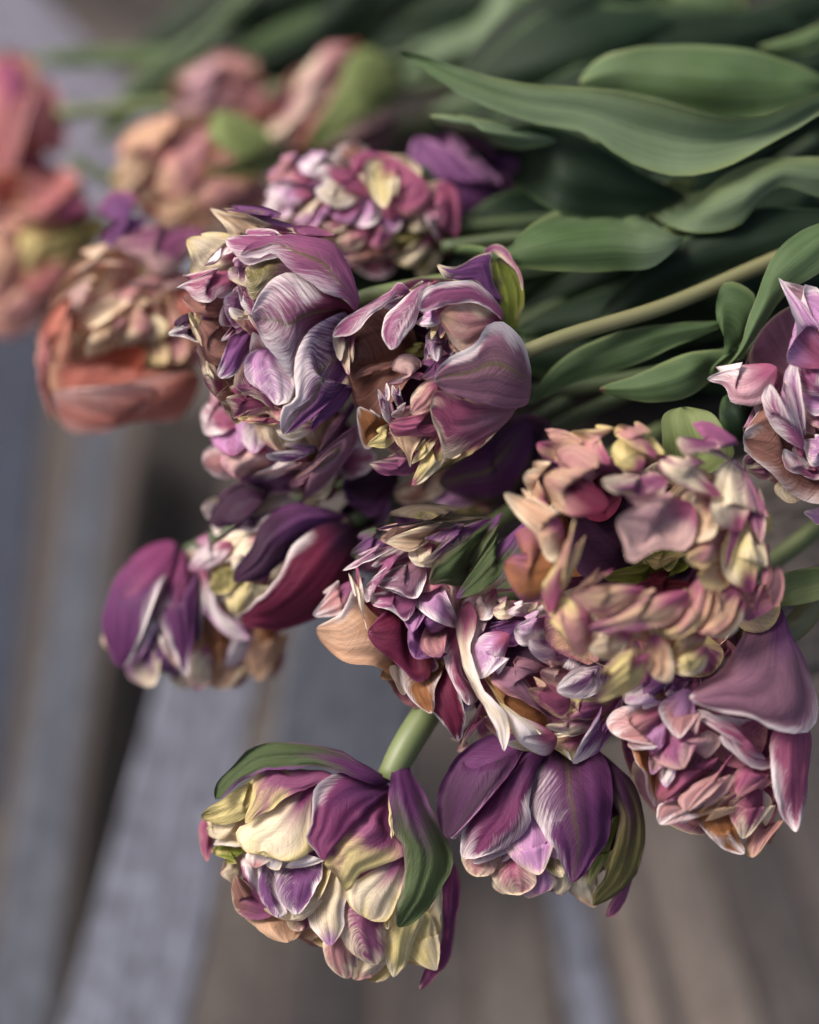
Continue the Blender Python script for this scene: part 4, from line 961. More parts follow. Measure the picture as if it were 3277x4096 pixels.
# leftmost violet bloom
zf = dome(720, 2470, 330, 270, -640, 180)
t = tulip('blurred violet closed bloom with a white V between petals, leftmost of the lower ones', (700, 2200, -620), zf)
petals('''
u W .0 .24 .0 | 570 555 | 400 570, 260 720, 178 900, 168 1080 | 272 1255 | 325 1180, 380 1020, 470 880, 535 700 | b.3 z10 Bn.5 s.9
u W .22 .05 .1 | 630 590 | 545 720, 480 920, 540 1100, 600 1230 | 645 1305 | 705 1150, 725 900, 710 680 | b.3 z10 s.9 Bn.4
W L .3 .3 .3 | 530 740 | 400 940, 280 1150 | 300 1265 | 420 1080, 520 960 | b.2
W q .4 .4 .3 | 460 900 | 470 1000, 530 1180 | 600 1260 | 600 1180, 520 1000 | b.2
V C .1 .1 .45 | 440 1030 | 370 1150, 300 1260, 330 1325 | 460 1350 | 605 1345, 600 1230, 500 1080 | b.3 z-5
C P .3 .3 .3 | 750 1200 | 670 1220, 645 1300 | 700 1380 | 770 1340 | b.3 TP.3
W L .3 .3 .2 | 735 670 | 715 780, 740 920, 830 1030, 920 1085 | 1005 1085 | 790 800, 830 920, 935 990 | b.3
W L .3 .3 .2 | 1000 1060 | 900 1110 | 875 1250 | 965 1210 | b.3
A S .2 .2 .3 | 1110 1010 | 1000 1080, 985 1240 | 1060 1328 | 1170 1225, 1205 1080 | b.3 BO.4
O A .2 .2 .3 | 760 980 | 690 1150, 700 1290 | 780 1360 | 930 1220, 900 1080 | b-.2 BB.4
A C .3 .3 .3 | 900 1190 | 780 1300, 790 1365 | 880 1370 | 980 1330, 980 1240 | b.3
q W .3 .3 .3 | 960 1230 | 890 1250, 890 1360 | 930 1375 | 990 1300 | b.3
A P .2 .2 .2 | 1160 1090 | 1130 1250 | 1130 1320 | 1205 1200 | b.3 z-20
''', F4, t, zf)
fill(t, zf, 12, 'SAOCR', 'CW', size=.5, zoff=-70, seed=41)
back(t, zf, 'VPD')

# pink lilac bloom below the feathered one
zf = dome(1160, 1790, 330, 220, -330, 150)
t = tulip('crumpled lilac bloom with a long drooping violet petal, below the feathered white one', (1480, 1760, -320), zf)
F3 = (600, 700, .9275)
petals('''
m L .0 .05 .1 | 900 970 | 770 1090, 730 1200, 660 1320, 570 1355 | 533 1388 | 640 1405, 750 1330, 870 1200, 905 1080 | b.35 z70 o1 TM.15 BV.2
V W .1 .5 .2 | 810 1195 | 700 1200, 620 1232, 520 1232 | 500 1205 | 560 1160, 640 1152, 730 1178 | b.4 z60
S C .2 .15 .15 | 795 1030 | 680 1100, 700 1170 | 790 1222 | 803 1120 | b.2 z55
C H .3 .3 .3 | 740 1040 | 590 1060, 560 1120 | 600 1180 | 700 1150 | b.2
C R .3 .3 .3 | 600 1030 | 470 1060, 490 1150 | 570 1190 | 620 1100 | b.3
W L .4 .4 .4 | 500 1030 | 390 1060, 390 1140 | 450 1200 | 500 1150 | b.3
M W .3 .4 .3 | 340 1050 | 240 1105 | 225 1000 | 262 915, 310 960 | b.3
L P .3 .3 .4 | 420 1040 | 270 1080, 290 1180 | 360 1210 | 420 1150 | b.3
v L .3 .3 .4 | 340 1010 | 250 1050, 240 1090 | 270 1100 | 330 1080 | b.3
R W .4 .4 .4 | 640 1200 | 480 1280, 420 1310 | 440 1330 | 640 1320, 700 1250 | b.2
q P .4 .4 .4 | 480 1200 | 320 1200, 310 1250 | 380 1310 | 490 1290 | b.3
L W .4 .4 .4 | 600 1180 | 470 1170, 430 1230 | 500 1280 | 600 1240 | b.3
C H .3 .3 .3 | 780 1270 | 690 1360, 650 1400 | 690 1435 | 770 1380 | b.2
Y C .3 .3 .3 | 740 1250 | 700 1350 | 660 1440 | 730 1400 | b.2 z-20
H P .3 .3 .3 | 780 1200 | 620 1230, 640 1290 | 700 1310 | 790 1280 | b.2
''', F3, t, zf)
fill(t, zf, 12, 'LvRqPM', 'WP', size=.55, zoff=-45, seed=43)
back(t, zf, 'VPL')
# top middle striped bloom
zf = dome(1440, 850, 390, 270, -640, 160)
t = tulip('small crowded lilac and cream bloom at the top middle, behind the two sharp ones', (1780, 820, -560), zf)
FC = (1000, 560, .5)
petals('''
Y C .3 .3 .3 | 1130 240 | 960 230, 960 420, 1020 510 | 1080 545 | 1160 470, 1175 320 | b-.2 z15
M P .2 .2 .2 | 880 380 | 760 360, 640 300 | 680 230 | 800 170, 930 110, 940 240 | b.3 z10
M R .2 .2 .2 | 1080 560 | 1180 480, 1180 330, 1100 210 | 940 150 | 1000 100, 1180 160, 1380 400, 1200 560 | b.3 z5
M W .45 .0 .1 | 1560 840 | 1440 700, 1390 560, 1340 480 | 1360 430 | 1480 350, 1620 360, 1640 560, 1610 740 | b.35 z15
C W .3 .3 .3 | 850 400 | 750 520, 620 510 | 520 400 | 560 330, 720 310 | b.35 z10
W L .3 .3 .4 | 680 250 | 560 280, 400 250 | 380 160 | 450 100, 600 110 | b.35
R L .3 .3 .3 | 420 320 | 280 330, 150 330 | 150 250 | 240 150, 360 120 | b.35
L W .3 .3 .5 | 400 420 | 300 500, 180 450 | 150 370 | 220 310, 360 300 | b.3
W L .3 .3 .4 | 220 440 | 210 560, 140 620 | 100 560 | 120 460, 170 420 | b.35
L W .4 .2 .5 | 320 420 | 320 580, 260 630 | 210 560 | 220 470 | b.35
D P .2 .2 .2 | 540 400 | 480 460, 400 520 | 340 560 | 350 450, 440 390 | b-.2 z-20
C L .3 .4 .3 | 580 420 | 500 560, 420 680 | 340 640 | 340 560, 440 470 | b.35
L C .3 .3 .3 | 620 480 | 590 600, 500 700 | 430 690 | 470 600, 550 480 | b.35
P L .2 .2 .3 | 800 520 | 760 640, 640 600 | 590 560 | 620 500, 740 490 | b.3
M C .2 .5 .3 | 720 560 | 730 700, 640 730 | 570 680 | 570 600, 640 560 | b.4
L W .4 .4 .4 | 900 460 | 1000 600, 960 680, 860 690 | 800 640 | 800 520 | b.3
R C .3 .3 .3 | 880 740 | 840 860, 740 880 | 690 820 | 700 700, 800 690 | b.35
P R .3 .3 .3 | 1080 760 | 1020 850, 940 830 | 900 780 | 960 720, 1050 710 | b.35
N q .3 .3 .3 | 1120 900 | 980 980, 860 990 | 760 960 | 840 860, 1000 850 | b.3
L W .3 .3 .3 | 1130 560 | 1130 700, 1000 700 | 930 640 | 1000 560, 1080 540 | b.3
W L .4 .4 .4 | 1240 560 | 1180 660, 1120 660 | 1070 590 | 1130 540 | b.3
C H .3 .3 .3 | 1400 500 | 1400 700, 1270 720 | 1220 600 | 1240 500, 1320 490 | b.3
H C .2 .2 .3 | 1300 740 | 1180 900, 1090 880 | 1080 760 | 1130 720, 1220 720 | b-.2
C Y .3 .3 .3 | 1420 780 | 1300 1010, 1180 980 | 1110 900 | 1180 860, 1300 780 | b.35
H C .3 .3 .2 | 1480 860 | 1440 1060, 1350 1100 | 1310 960 | 1350 840, 1420 780 | b.3
R S .3 .3 .3 | 1260 260 | 1240 280, 1190 260 | 1160 220 | 1200 190, 1250 210 | b.3
''', FC, t, zf)
fill(t, zf, 16, 'LRPMNC', 'WCL', size=.5, zoff=-45, seed=47)
back(t, zf, 'PMN')

# dark purple one peeping behind the leaves
zf = dome(1860, 740, 240, 190, -900, 130)
t = tulip('dark purple bloom half hidden under the long leaves, right of the small crowded one', (2050, 760, -760), zf)
petals('''
V L .1 .3 .1 | 1060 470 | 960 440, 900 400, 860 340 | 880 285 | 940 270, 1000 330, 1060 390 | b.3
L W .3 .3 .3 | 1000 385 | 940 410, 900 400 | 885 370 | 940 355, 990 350 | b.2 z20
V P .1 .1 .1 | 1085 440 | 1060 490, 980 490 | 930 450 | 960 370, 1030 360, 1080 400 | b.3
''', FULL, t, zf)
fill(t, zf, 8, 'VDP', 'LV', size=.8, zoff=-40, seed=49)
back(t, zf, 'VD')

# coral open bloom on the left
zf = dome(500, 1310, 360, 380, -800, 170)
t = tulip('wide open apricot bloom with a coral red outer petal, left of the feathered one', (620, 1200, -860), zf)
petals('''
K q .15 .5 .2 | 420 790 | 380 880, 280 885, 200 910, 140 900 | 108 830 | 120 860, 170 885, 280 850, 360 820 | b.25 z20 g0
K A .1 .2 .1 | 300 740 | 150 760, 110 770, 110 820 | 150 885 | 260 860, 330 830, 400 790 | b-.25 z-30 s.8 Bk.5
j S .2 .2 .2 | 90 700 | 78 760, 92 850 | 112 890 | 125 830, 110 760 | b.3
K A .3 .2 .3 | 240 640 | 150 700, 150 780 | 95 800 | 80 730, 105 660, 150 620 | b.3
q S .3 .3 .3 | 250 610 | 170 660, 120 730 | 95 740 | 100 670, 140 610, 200 580 | b.35
C K .3 .3 .3 | 290 560 | 200 560, 165 590 | 143 582 | 165 530, 230 515 | b.35
P q .5 .1 .2 | 430 490 | 400 540, 350 580, 300 560 | 240 510 | 290 480, 350 472 | b.35 z10
V P .2 .2 .2 | 290 470 | 250 520 | 212 500 | 205 450, 240 415, 280 430 | b.35 z-30
R q .3 .3 .3 | 420 580 | 360 610, 310 610 | 265 600 | 300 565, 370 555 | b.3
K A .2 .2 .2 | 420 560 | 420 700 | 400 740 | 350 650, 350 560 | b.1 z-30
C A .4 .4 .4 | 270 620 | 240 660, 180 690 | 160 670 | 190 620, 240 595 | b.4
S C .4 .4 .4 | 250 680 | 220 740, 190 760 | 180 730 | 200 680, 240 650 | b.4
A C .4 .4 .4 | 300 680 | 260 720, 220 690 | 210 640 | 260 620, 300 640 | b.4
B O .3 .3 .3 | 290 710 | 280 690 | 260 670 | 300 640 | b-.2 z10
''', FULL, t, zf, foot='R')
fill(t, dome(560, 1330, 250, 260, -780, 120), 34, 'ASRSCR', 'CSY', size=.46, zoff=-15, rr=(.1, 1.0), seed=53)
back(t, zf, 'KAR')

# apricot bloom with green bract above
zf = dome(760, 700, 300, 270, -1450, 170)
t = tulip('blurred apricot bloom with a pale green outer petal, above the wide open coral one', (1040, 620, -1450), zf)
petals('''
F Y .1 .0 .2 | 566 350 | 530 372, 480 372 | 426 364 | 440 300, 452 238, 510 265, 555 310 | b.25 z40
A M .2 .3 .2 | 430 275 | 330 300, 285 360 | 243 405 | 240 330, 290 262, 370 245 | b.35
R K .2 .4 .2 | 430 270 | 430 370, 380 410 | 330 400 | 310 330, 350 280 | b.35 TA.4
R A .3 .3 .3 | 560 400 | 540 450, 430 440 | 380 390 | 440 370, 540 380 | b.3
S C .3 .3 .3 | 300 320 | 290 380, 255 400 | 245 370 | 260 320 | b.3
Y C .3 .3 .3 | 280 350 | 270 400 | 244 415 | 238 370 | b.3
''', FULL, t, zf, foot='R')
fill(t, dome(800, 780, 260, 170, -1450, 110), 9, 'SASC', 'CRA', size=.7, zoff=-25, rr=(.1, .95), seed=59)
back(t, zf, 'RAK')

# pink bud
zf = dome(870, 370, 230, 150, -1900, 120)
t = tulip('blurred dusty pink bud above the apricot bloom, left of the green flushed bud', (1080, 340, -1900), zf)
petals('''
T q .3 .3 .2 | 520 190 | 450 240, 390 240 | 352 230 | 370 170, 420 135, 470 130 | b.3 z10
R A .2 .2 .2 | 570 200 | 550 250, 450 250 | 400 210 | 420 135, 480 120, 530 140 | b.3 z5
A R .2 .2 .2 | 575 190 | 570 240, 520 260 | 480 230 | 500 160, 540 140 | b.3
''', FULL, t, zf, foot='R')
fill(t, zf, 4, 'RAT', 'qA', size=.9, zoff=-30, seed=61)
back(t, zf, 'RA')

# green flushed bud
zf = dome(1330, 420, 260, 220, -1700, 150)
t = tulip('blurred pink bud with a broad pale green outer petal, right of the dusty bud', (1580, 330, -1700), zf)
petals('''
F m .0 .25 .0 | 838 190 | 790 110, 745 112, 700 200 | 648 318 | 720 322, 790 285, 840 240 | b.3 z20
q C .3 .2 .2 | 740 105 | 690 100, 620 180, 565 240 | 572 288 | 630 250, 700 180 | b.3 z5
W C .3 .3 .3 | 620 240 | 580 250 | 562 270 | 590 300, 615 290 | b.3 z12
R K .2 .2 .3 | 760 110 | 720 200, 660 280 | 620 315 | 640 210, 690 130 | b.2
K A .3 .3 .3 | 755 92 | 720 140 | 660 200 | 700 110 | b.3
P N .2 .2 .2 | 830 240 | 780 320, 720 335 | 660 325 | 720 270 | b.2
''', FULL, t, zf, foot='R')
fill(t, zf, 4, 'RPT', 'qC', size=.8, zoff=-40, seed=67)
back(t, zf, 'PRm')

# far left coral pair
zf = dome(20, 500, 230, 250, -1900, 150)
t = tulip('blurred coral pink closed bloom at the left edge, upper of the two there', (-60, 400, -1900), zf)
petals('''
j R .1 .3 .2 | 20 130 | -60 200, -40 330 | 10 385 | 120 340, 138 260, 90 160 | b.3 BM.3
j A .3 .2 .2 | -40 140 | -100 260 | -30 380 | 40 300, 30 180 | b.3 TA.4
''', FULL, t, zf, foot='R')
fill(t, zf, 4, 'jRM', 'AR', size=1.1, zoff=-40, seed=71)
back(t, zf, 'KM')
zf = dome(70, 960, 260, 330, -1650, 160)
t = tulip('blurred salmon bloom with a yellow green flush at the left edge, lower of two', (330, 900, -1650), zf)
petals('''
j A .3 .1 .2 | 195 440 | 150 470, 80 480 | 20 440 | 30 370, 100 345, 170 380 | b.3 BM.5
R A .3 .2 .3 | 120 400 | 50 470, 0 500 | -40 440 | -20 370, 40 345 | b.3
H Y .2 .2 .3 | 205 470 | 180 530, 120 550 | 85 530 | 100 470, 160 440 | b.3
Y A .3 .3 .3 | 110 470 | 90 560, 60 580 | 40 540 | 50 470 | b.3
j A .2 .3 .2 | 170 540 | 140 600, 60 620 | 40 590 | 80 540 | b.3
A R .3 .3 .3 | 60 480 | 20 600, -20 650 | -40 600 | -20 480 | b.3
R A .3 .3 .3 | 150 580 | 80 680, 0 690 | -30 670 | 20 600, 90 570 | b.3
''', FULL, t, zf, foot='R')
fill(t, zf, 8, 'AjRS', 'ACR', size=.8, zoff=-40, seed=73)
back(t, zf, 'KR')

# dark blooms in the gaps between the sharp ones
zf = dome(2000, 1830, 330, 200, -420, 130)
t = tulip('dark shaded violet bloom in the gap between the hollow open one and the striped one', (2200, 1750, -420), zf)
petals('''
u h .1 .3 .2 | 1110 890 | 1090 1030, 1010 1060 | 925 1015 | 960 955, 1040 915 | b.35 o.9
D h .2 .3 .2 | 1140 900 | 1120 1060, 1060 1080 | 1020 1060 | 1040 980, 1080 900 | b.3
N C .3 .3 .3 | 940 1000 | 900 1050, 850 1060 | 830 1040 | 850 990, 900 980 | b.3
L W .3 .3 .3 | 1000 1010 | 980 1060, 920 1060 | 890 1040 | 930 1000 | b.3
Y H .3 .3 .3 | 1050 1060 | 1020 1080, 960 1080 | 900 1070 | 960 1040, 1020 1040 | b.3
''', FULL, t, zf)
fill(t, zf, 16, 'VDPNm', 'VLP', size=.5, zoff=-40, seed=79)
back(t, zf, 'DVP')
zf = dome(1500, 2120, 200, 170, -480, 100)
t = tulip('small green and plum bud squeezed between the dark plum bloom and the striped one', (1650, 2020, -480), zf)
petals('''
G V .3 .3 .2 | 840 1060 | 800 1110, 760 1140 | 745 1180 | 800 1180, 830 1120 | b.35
P m .3 .3 .2 | 830 1120 | 790 1190 | 730 1200 | 740 1150, 790 1120 | b.3
q P .3 .3 .3 | 740 1180 | 700 1260, 680 1290 | 665 1270 | 690 1200 | b.3
D V .3 .3 .3 | 820 1000 | 780 1080, 740 1060 | 720 1020 | 760 980 | b.3
''', FULL, t, zf)
fill(t, zf, 8, 'VPDG', 'VL', size=.7, zoff=-40, seed=83)
back(t, zf, 'DV')
# ------------------------------------------------------------------ leaves: each a thing of its own
def leaf(label, frame, line, z0, z1=None, group=None, name='tulip_leaf', **kw):
    """z0: height at the base end, z1 at the tip end"""
    f = [s.strip() for s in line.split('|')]
    fx, fy, fs = frame
    tr = lambda p: (fx + p[0] * fs, fy + p[1] * fs)
    Bp, Tp = np.array(tr(nums(f[1])[0])), np.array(tr(nums(f[3])[0]))
    z1 = z0 if z1 is None else z1
    d = Tp - Bp; dd = d @ d
    def zf(X, Y):
        k = np.clip(((X - Bp[0]) * d[0] + (Y - Bp[1]) * d[1]) / dd, -.2, 1.2)
        return z0 + (z1 - z0) * k + 60 * np.sin(np.pi * np.clip(k, 0, 1))
    h = f[0].split()
    a = dict(mid=h[0], rim=h[1][0], rimR=h[1][1] if len(h[1]) > 1 else None, e=tuple(float(v) for v in h[2:5]), ruffle=.35, nt=34, nu=15, mat=LEAF)
    for tk in (f[5].split() if len(f) > 5 else []):
        k, v = tk[0], tk[1:]
        if k == 'b': a['bulge'] = float(v)
        elif k == 't': a['tiltv'] = float(v)
        elif k == 'r': a['ruffle'] = float(v)
        elif k == 'B': a['base'] = v[0]; a['bf'] = float(v[1:] or .4)
        elif k == 'T': a['tip'] = v[0]; a['tf'] = float(v[1:] or .25)
    a.update(kw)
    o = patch(name, None, tr(nums(f[1])[0]), [tr(p) for p in nums(f[2])], tr(nums(f[3])[0]), [tr(p) for p in nums(f[4])], zf, **a)
    o['label'] = label; o['category'] = 'leaf'
    if group: o['group'] = group
    return o
F2 = (1577, 0, .9855)
leaf('bright green leaf blade curving down from the right edge above the ruffled bloom', F2,
     'g e .08 .05 .05 | 1900 880 | 1725 1105, 1600 1190, 1490 1340, 1400 1450 | 1283 1548 | 1725 905, 1600 970, 1520 1080, 1448 1260, 1390 1430 | b.22', -60, -90)
leaf('short upright green leaf tucked behind the curving bright blade at the right', F2,
     'g e .1 .05 .05 | 1420 1450 | 1330 1480, 1285 1540 | 1283 1500 | 1310 1300, 1345 1145, 1460 1195, 1450 1330 | b.15', -120, -130)
leaf('long wavy grey green leaf sweeping across the upper right to a fine pointed tip', F2,
     'b e .06 .22 .05 | 2000 300 | 1725 462, 1500 590, 1300 690, 1150 715, 950 660, 760 540, 560 500, 300 400, 130 290 | 20 210 | 1700 385, 1500 478, 1300 470, 1100 410, 900 360, 700 345, 450 325, 300 285, 150 232 | b-.16 t.12 Tg.3', -260, -330)
leaf('folded leaf with a pale bluish tip strip, lying over its own dark green blade', F2,
     'b e .3 .1 .1 | 658 572 | 540 606, 400 592, 255 550 | 143 470 | 255 462, 400 503, 560 514 | b.25', -400, -390, name='tulip_leaf')
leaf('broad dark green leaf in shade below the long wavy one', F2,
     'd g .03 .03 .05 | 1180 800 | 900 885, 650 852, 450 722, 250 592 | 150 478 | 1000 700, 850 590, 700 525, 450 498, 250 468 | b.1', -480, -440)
leaf('twisted leaf with a yellow green notched end, at the right under the long wavy one', F2,
     'b e .05 .25 .1 | 1900 700 | 1750 800, 1690 790, 1570 760, 1480 825, 1400 912, 1250 948, 1150 930, 1060 880 | 988 730 | 1780 640, 1650 636, 1500 648, 1350 700, 1230 782, 1100 745 | b.18 t-.1 Te.25', -300, -300)
leaf('pale yellow green scrap of leaf edge curled up on the twisted leaf', F2,
     'e F .2 .2 .2 | 1260 780 | 1150 850, 1090 885 | 1020 880 | 1030 780, 1080 740, 1230 735 | b.3', -330, -320)
leaf('pale smooth leaf with a thin stalk like tip reaching left to the crowded bloom', F2,
     'g F .05 .12 .05 | 1180 960 | 1050 1085, 900 1102, 700 1100, 520 1085, 350 1042 | 168 1012 | 1140 955, 980 868, 850 818, 650 858, 520 940, 460 1008, 300 996 | b.2 Bb.3', -190, -260)
leaf('broad deep green leaf behind the long wavy one near the top right', F2,
     'g e .04 .05 .05 | 1900 350 | 1700 400, 1500 475, 1350 485, 1150 435, 950 380 | 752 338 | 1725 300, 1560 230, 1400 190, 1180 184, 1000 190, 850 225 | b.2 Bd.2', -520, -560)
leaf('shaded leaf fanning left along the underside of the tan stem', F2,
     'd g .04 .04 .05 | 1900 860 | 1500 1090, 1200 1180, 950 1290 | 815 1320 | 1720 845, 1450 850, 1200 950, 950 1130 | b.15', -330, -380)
leaf('dull green leaf lying low between the tan stem and the hollow open bloom', FULL,
     'g e .03 .08 .05 | 1540 675 | 1400 740, 1300 780, 1200 810 | 1112 852 | 1500 676, 1300 698, 1180 758 | b.15', -230, -260)
leaf('narrow green leaf with a red brown tip above the largest bloom', FULL,
     'g e .04 .1 .05 | 1560 730 | 1500 800, 1430 842, 1330 842 | 1262 820 | 1520 734, 1450 742, 1340 790 | b.2 TN.06', -150, -170)
leaf('small light green leaf end standing behind the top of the largest bloom', FULL,
     'F e .05 .1 .1 | 1440 1010 | 1402 970, 1394 920, 1398 872 | 1436 857 | 1545 960, 1524 905, 1502 872, 1470 860 | b-.12 t.2', 60, 60)
leaf('glossy bright green leaf tip poking in from the right edge beside the largest bloom', FULL,
     'e F .25 .05 .1 | 1790 1230 | 1725 1262, 1670 1275 | 1615 1272 | 1740 1195, 1690 1198, 1650 1210 | b-.2', 0, 0)
leaf('dark upright leaf standing between the largest bloom and the ruffled one at the right', FULL,
     'd g .1 .1 .2 | 1560 930 | 1530 925, 1515 880 | 1525 835 | 1600 920, 1600 860, 1570 830 | b.3', -150, -140)
leaf('wide blurred bluish leaf with a rounded tip hanging at the top right', F2,
     'b e .12 .1 .05 | 560 -260 | 500 -80, 560 80, 620 200, 670 260 | 740 272 | 760 -160, 780 0, 840 130, 820 230 | b.15', -1300, -1250)
leaf('blurred light green leaf standing upright at the top right', F2,
     'g F .1 .1 .1 | 1280 -260 | 1140 -60, 1150 60, 1200 160 | 1300 215 | 1420 -60, 1410 40, 1370 130 | b.08', -1500, -1480)
leaf('blurred yellow green leaf lying between the two upright ones at the top right', F2,
     'g E .2 .2 .1 | 1060 -420 | 830 -160, 850 20, 900 120 | 1040 175 | 1190 -160, 1180 0, 1130 120 | b.05', -1600, -1580)
leaf('blurred green leaf at the far top right corner', F2,
     'g e .1 .1 .1 | 1900 40 | 1725 200, 1600 220 | 1480 190 | 1750 90, 1650 130, 1560 160 | b.2', -850, -800)
leaf('pale blurred leaf running diagonally down from the top centre to the left', FULL,
     'b F .1 .12 .1 | 640 -120 | 420 60, 300 140, 240 220 | 200 300 | 520 0, 400 130, 310 220, 260 280 | b.2', -2025, -2100)
leaf('long blurred leaf from the top edge down toward the dusty pink bud', FULL,
     'g e .1 .1 .1 | 900 -120 | 640 20, 480 110, 400 150 | 360 200 | 800 40, 640 100, 500 160, 420 190 | b.2', -2175, -2100)
leaf('blurred mid green leaf crossing the top edge above the green flushed bud', FULL,
     'g b .1 .1 .1 | 1000 -140 | 780 20, 620 60, 520 120 | 470 180 | 1000 20, 820 90, 640 130, 540 170 | b.2 ', -2250, -2250)
leaf('blurred bluish leaf fanning down from the top edge, right of the green flushed bud', FULL,
     'b g .1 .1 .1 | 1120 -120 | 930 20, 870 90 | 850 180 | 1080 60, 980 130, 900 170 | b.2', -1950, -1875)
leaf('blurred grey green leaf slanting behind the tip of the long wavy leaf', FULL,
     'b g .1 .1 .1 | 1240 60 | 1100 130, 1000 180 | 900 240 | 1180 150, 1060 210, 960 240 | b.2', -1800, -1725)
leaf('thin blurred leaf reaching left over the pale wood at the top left', FULL,
     'g F .2 .2 .1 | 460 110 | 300 138, 150 140 | 30 128 | 300 100, 150 104 | b.2', -2250, -2325)

# ------------------------------------------------------------------ stems
def stem(label, pts, rad, mat, group=None):
    o = tube('flower_stem', None, pts, rad, mat)
    o['label'] = label; o['category'] = 'stem'
    if group: o['group'] = group
    return o
k = 1.8997
fp = lambda *v: [(x * k, y * k, z) for x, y, z in v]
def own_stem(parent, pts, rad, mat):
    return tube('stem', parent, pts, rad, mat)
BY = {o['label']: o for o in COL.objects if o.name.startswith('tulip') and o.type == 'EMPTY'}
def bloom(word):
    r = [o for l, o in BY.items() if word in l]
    assert len(r) == 1, (word, len(r)); return r[0]
own_stem(bloom('open hollow'), fp((1070, 755, -70), (1180, 712, -90), (1400, 645, -170), (1600, 560, -260), (1900, 430, -420)), [30, 32, 33, 33, 33], STEM_R)
own_stem(bloom('full white'), fp((700, 660, -230), (760, 630, -210), (900, 600, -240), (1150, 560, -330), (1500, 470, -520)), 36, STEM)
own_stem(bloom('lowest of all'), fp((818, 1642, -110), (850, 1580, -130), (900, 1500, -190), (980, 1380, -300), (1120, 1200, -420)), [52, 60, 60, 58, 58], STEM)
own_stem(bloom('bottom right of'), fp((1190, 1600, -240), (1200, 1500, -300), (1260, 1300, -420), (1400, 1100, -520)), 36, STEM)
own_stem(bloom('nearest the camera'), fp((1420, 1150, -60), (1480, 1250, -330), (1600, 1200, -400), (1800, 1050, -420)), 40, STEM)
own_stem(bloom('lower right under'), fp((1560, 1330, 20), (1660, 1330, -60), (1740, 1230, -60), (1850, 1080, -60)), [40, 52, 52, 52], STEM_R)
own_stem(bloom('lilac bloom with a yellow'), fp((1190, 1300, -200), (1260, 1240, -380), (1450, 1100, -500)), 34, STEM)
own_stem(bloom('white and purple striped'), fp((1000, 1130, -260), (1100, 1060, -380), (1400, 900, -520)), 34, STEM)
own_stem(bloom('cut by the right edge'), fp((1760, 800, -180), (1850, 740, -200), (2000, 650, -250)), 34, STEM)
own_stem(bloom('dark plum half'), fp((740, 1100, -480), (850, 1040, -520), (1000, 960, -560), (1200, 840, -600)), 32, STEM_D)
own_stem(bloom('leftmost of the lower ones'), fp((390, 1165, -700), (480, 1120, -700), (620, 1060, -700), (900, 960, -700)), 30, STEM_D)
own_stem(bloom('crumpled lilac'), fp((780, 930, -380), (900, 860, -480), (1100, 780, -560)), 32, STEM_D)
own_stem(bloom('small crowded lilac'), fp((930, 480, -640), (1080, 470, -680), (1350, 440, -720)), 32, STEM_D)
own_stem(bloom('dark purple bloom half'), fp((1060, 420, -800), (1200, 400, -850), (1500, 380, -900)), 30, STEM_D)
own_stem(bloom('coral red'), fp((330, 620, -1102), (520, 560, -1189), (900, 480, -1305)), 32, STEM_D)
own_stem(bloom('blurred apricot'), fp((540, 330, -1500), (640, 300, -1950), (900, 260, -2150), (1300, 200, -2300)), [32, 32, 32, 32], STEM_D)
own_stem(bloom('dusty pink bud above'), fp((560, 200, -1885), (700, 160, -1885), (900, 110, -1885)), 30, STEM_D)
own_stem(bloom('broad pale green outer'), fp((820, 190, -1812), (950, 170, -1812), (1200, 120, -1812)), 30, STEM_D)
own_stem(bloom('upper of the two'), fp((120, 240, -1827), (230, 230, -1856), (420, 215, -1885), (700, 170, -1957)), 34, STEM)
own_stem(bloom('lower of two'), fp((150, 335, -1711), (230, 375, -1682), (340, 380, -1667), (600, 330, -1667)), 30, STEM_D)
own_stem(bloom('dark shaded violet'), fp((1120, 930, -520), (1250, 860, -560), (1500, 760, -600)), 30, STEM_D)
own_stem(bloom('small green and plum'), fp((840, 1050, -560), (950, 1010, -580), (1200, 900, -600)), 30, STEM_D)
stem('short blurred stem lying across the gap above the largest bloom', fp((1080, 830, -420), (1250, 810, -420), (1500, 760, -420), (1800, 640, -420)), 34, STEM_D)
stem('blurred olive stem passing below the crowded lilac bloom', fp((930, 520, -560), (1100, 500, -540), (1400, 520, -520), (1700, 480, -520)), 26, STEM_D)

# leaves and stems deep in the bunch, shade put into the leaf green
rng = np.random.default_rng(91)
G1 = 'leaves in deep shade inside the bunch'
G2 = 'stems in deep shade inside the bunch'
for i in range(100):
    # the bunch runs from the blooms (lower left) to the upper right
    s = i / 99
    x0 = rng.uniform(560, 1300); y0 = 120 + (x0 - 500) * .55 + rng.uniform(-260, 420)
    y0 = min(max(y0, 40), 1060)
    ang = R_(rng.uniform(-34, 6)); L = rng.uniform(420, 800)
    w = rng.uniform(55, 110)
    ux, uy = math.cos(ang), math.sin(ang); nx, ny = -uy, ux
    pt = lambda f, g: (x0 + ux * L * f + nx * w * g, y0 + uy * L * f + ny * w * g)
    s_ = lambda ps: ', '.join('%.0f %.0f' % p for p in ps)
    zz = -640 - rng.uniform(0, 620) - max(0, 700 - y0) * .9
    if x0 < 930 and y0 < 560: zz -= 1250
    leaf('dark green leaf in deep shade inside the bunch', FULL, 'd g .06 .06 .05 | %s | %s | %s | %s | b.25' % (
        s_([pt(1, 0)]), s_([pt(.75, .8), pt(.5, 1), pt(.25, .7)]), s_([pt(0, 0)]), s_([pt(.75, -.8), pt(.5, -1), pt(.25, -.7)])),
        zz, zz + rng.uniform(-60, 60), group=G1, clamp=False, nt=16, nu=9)
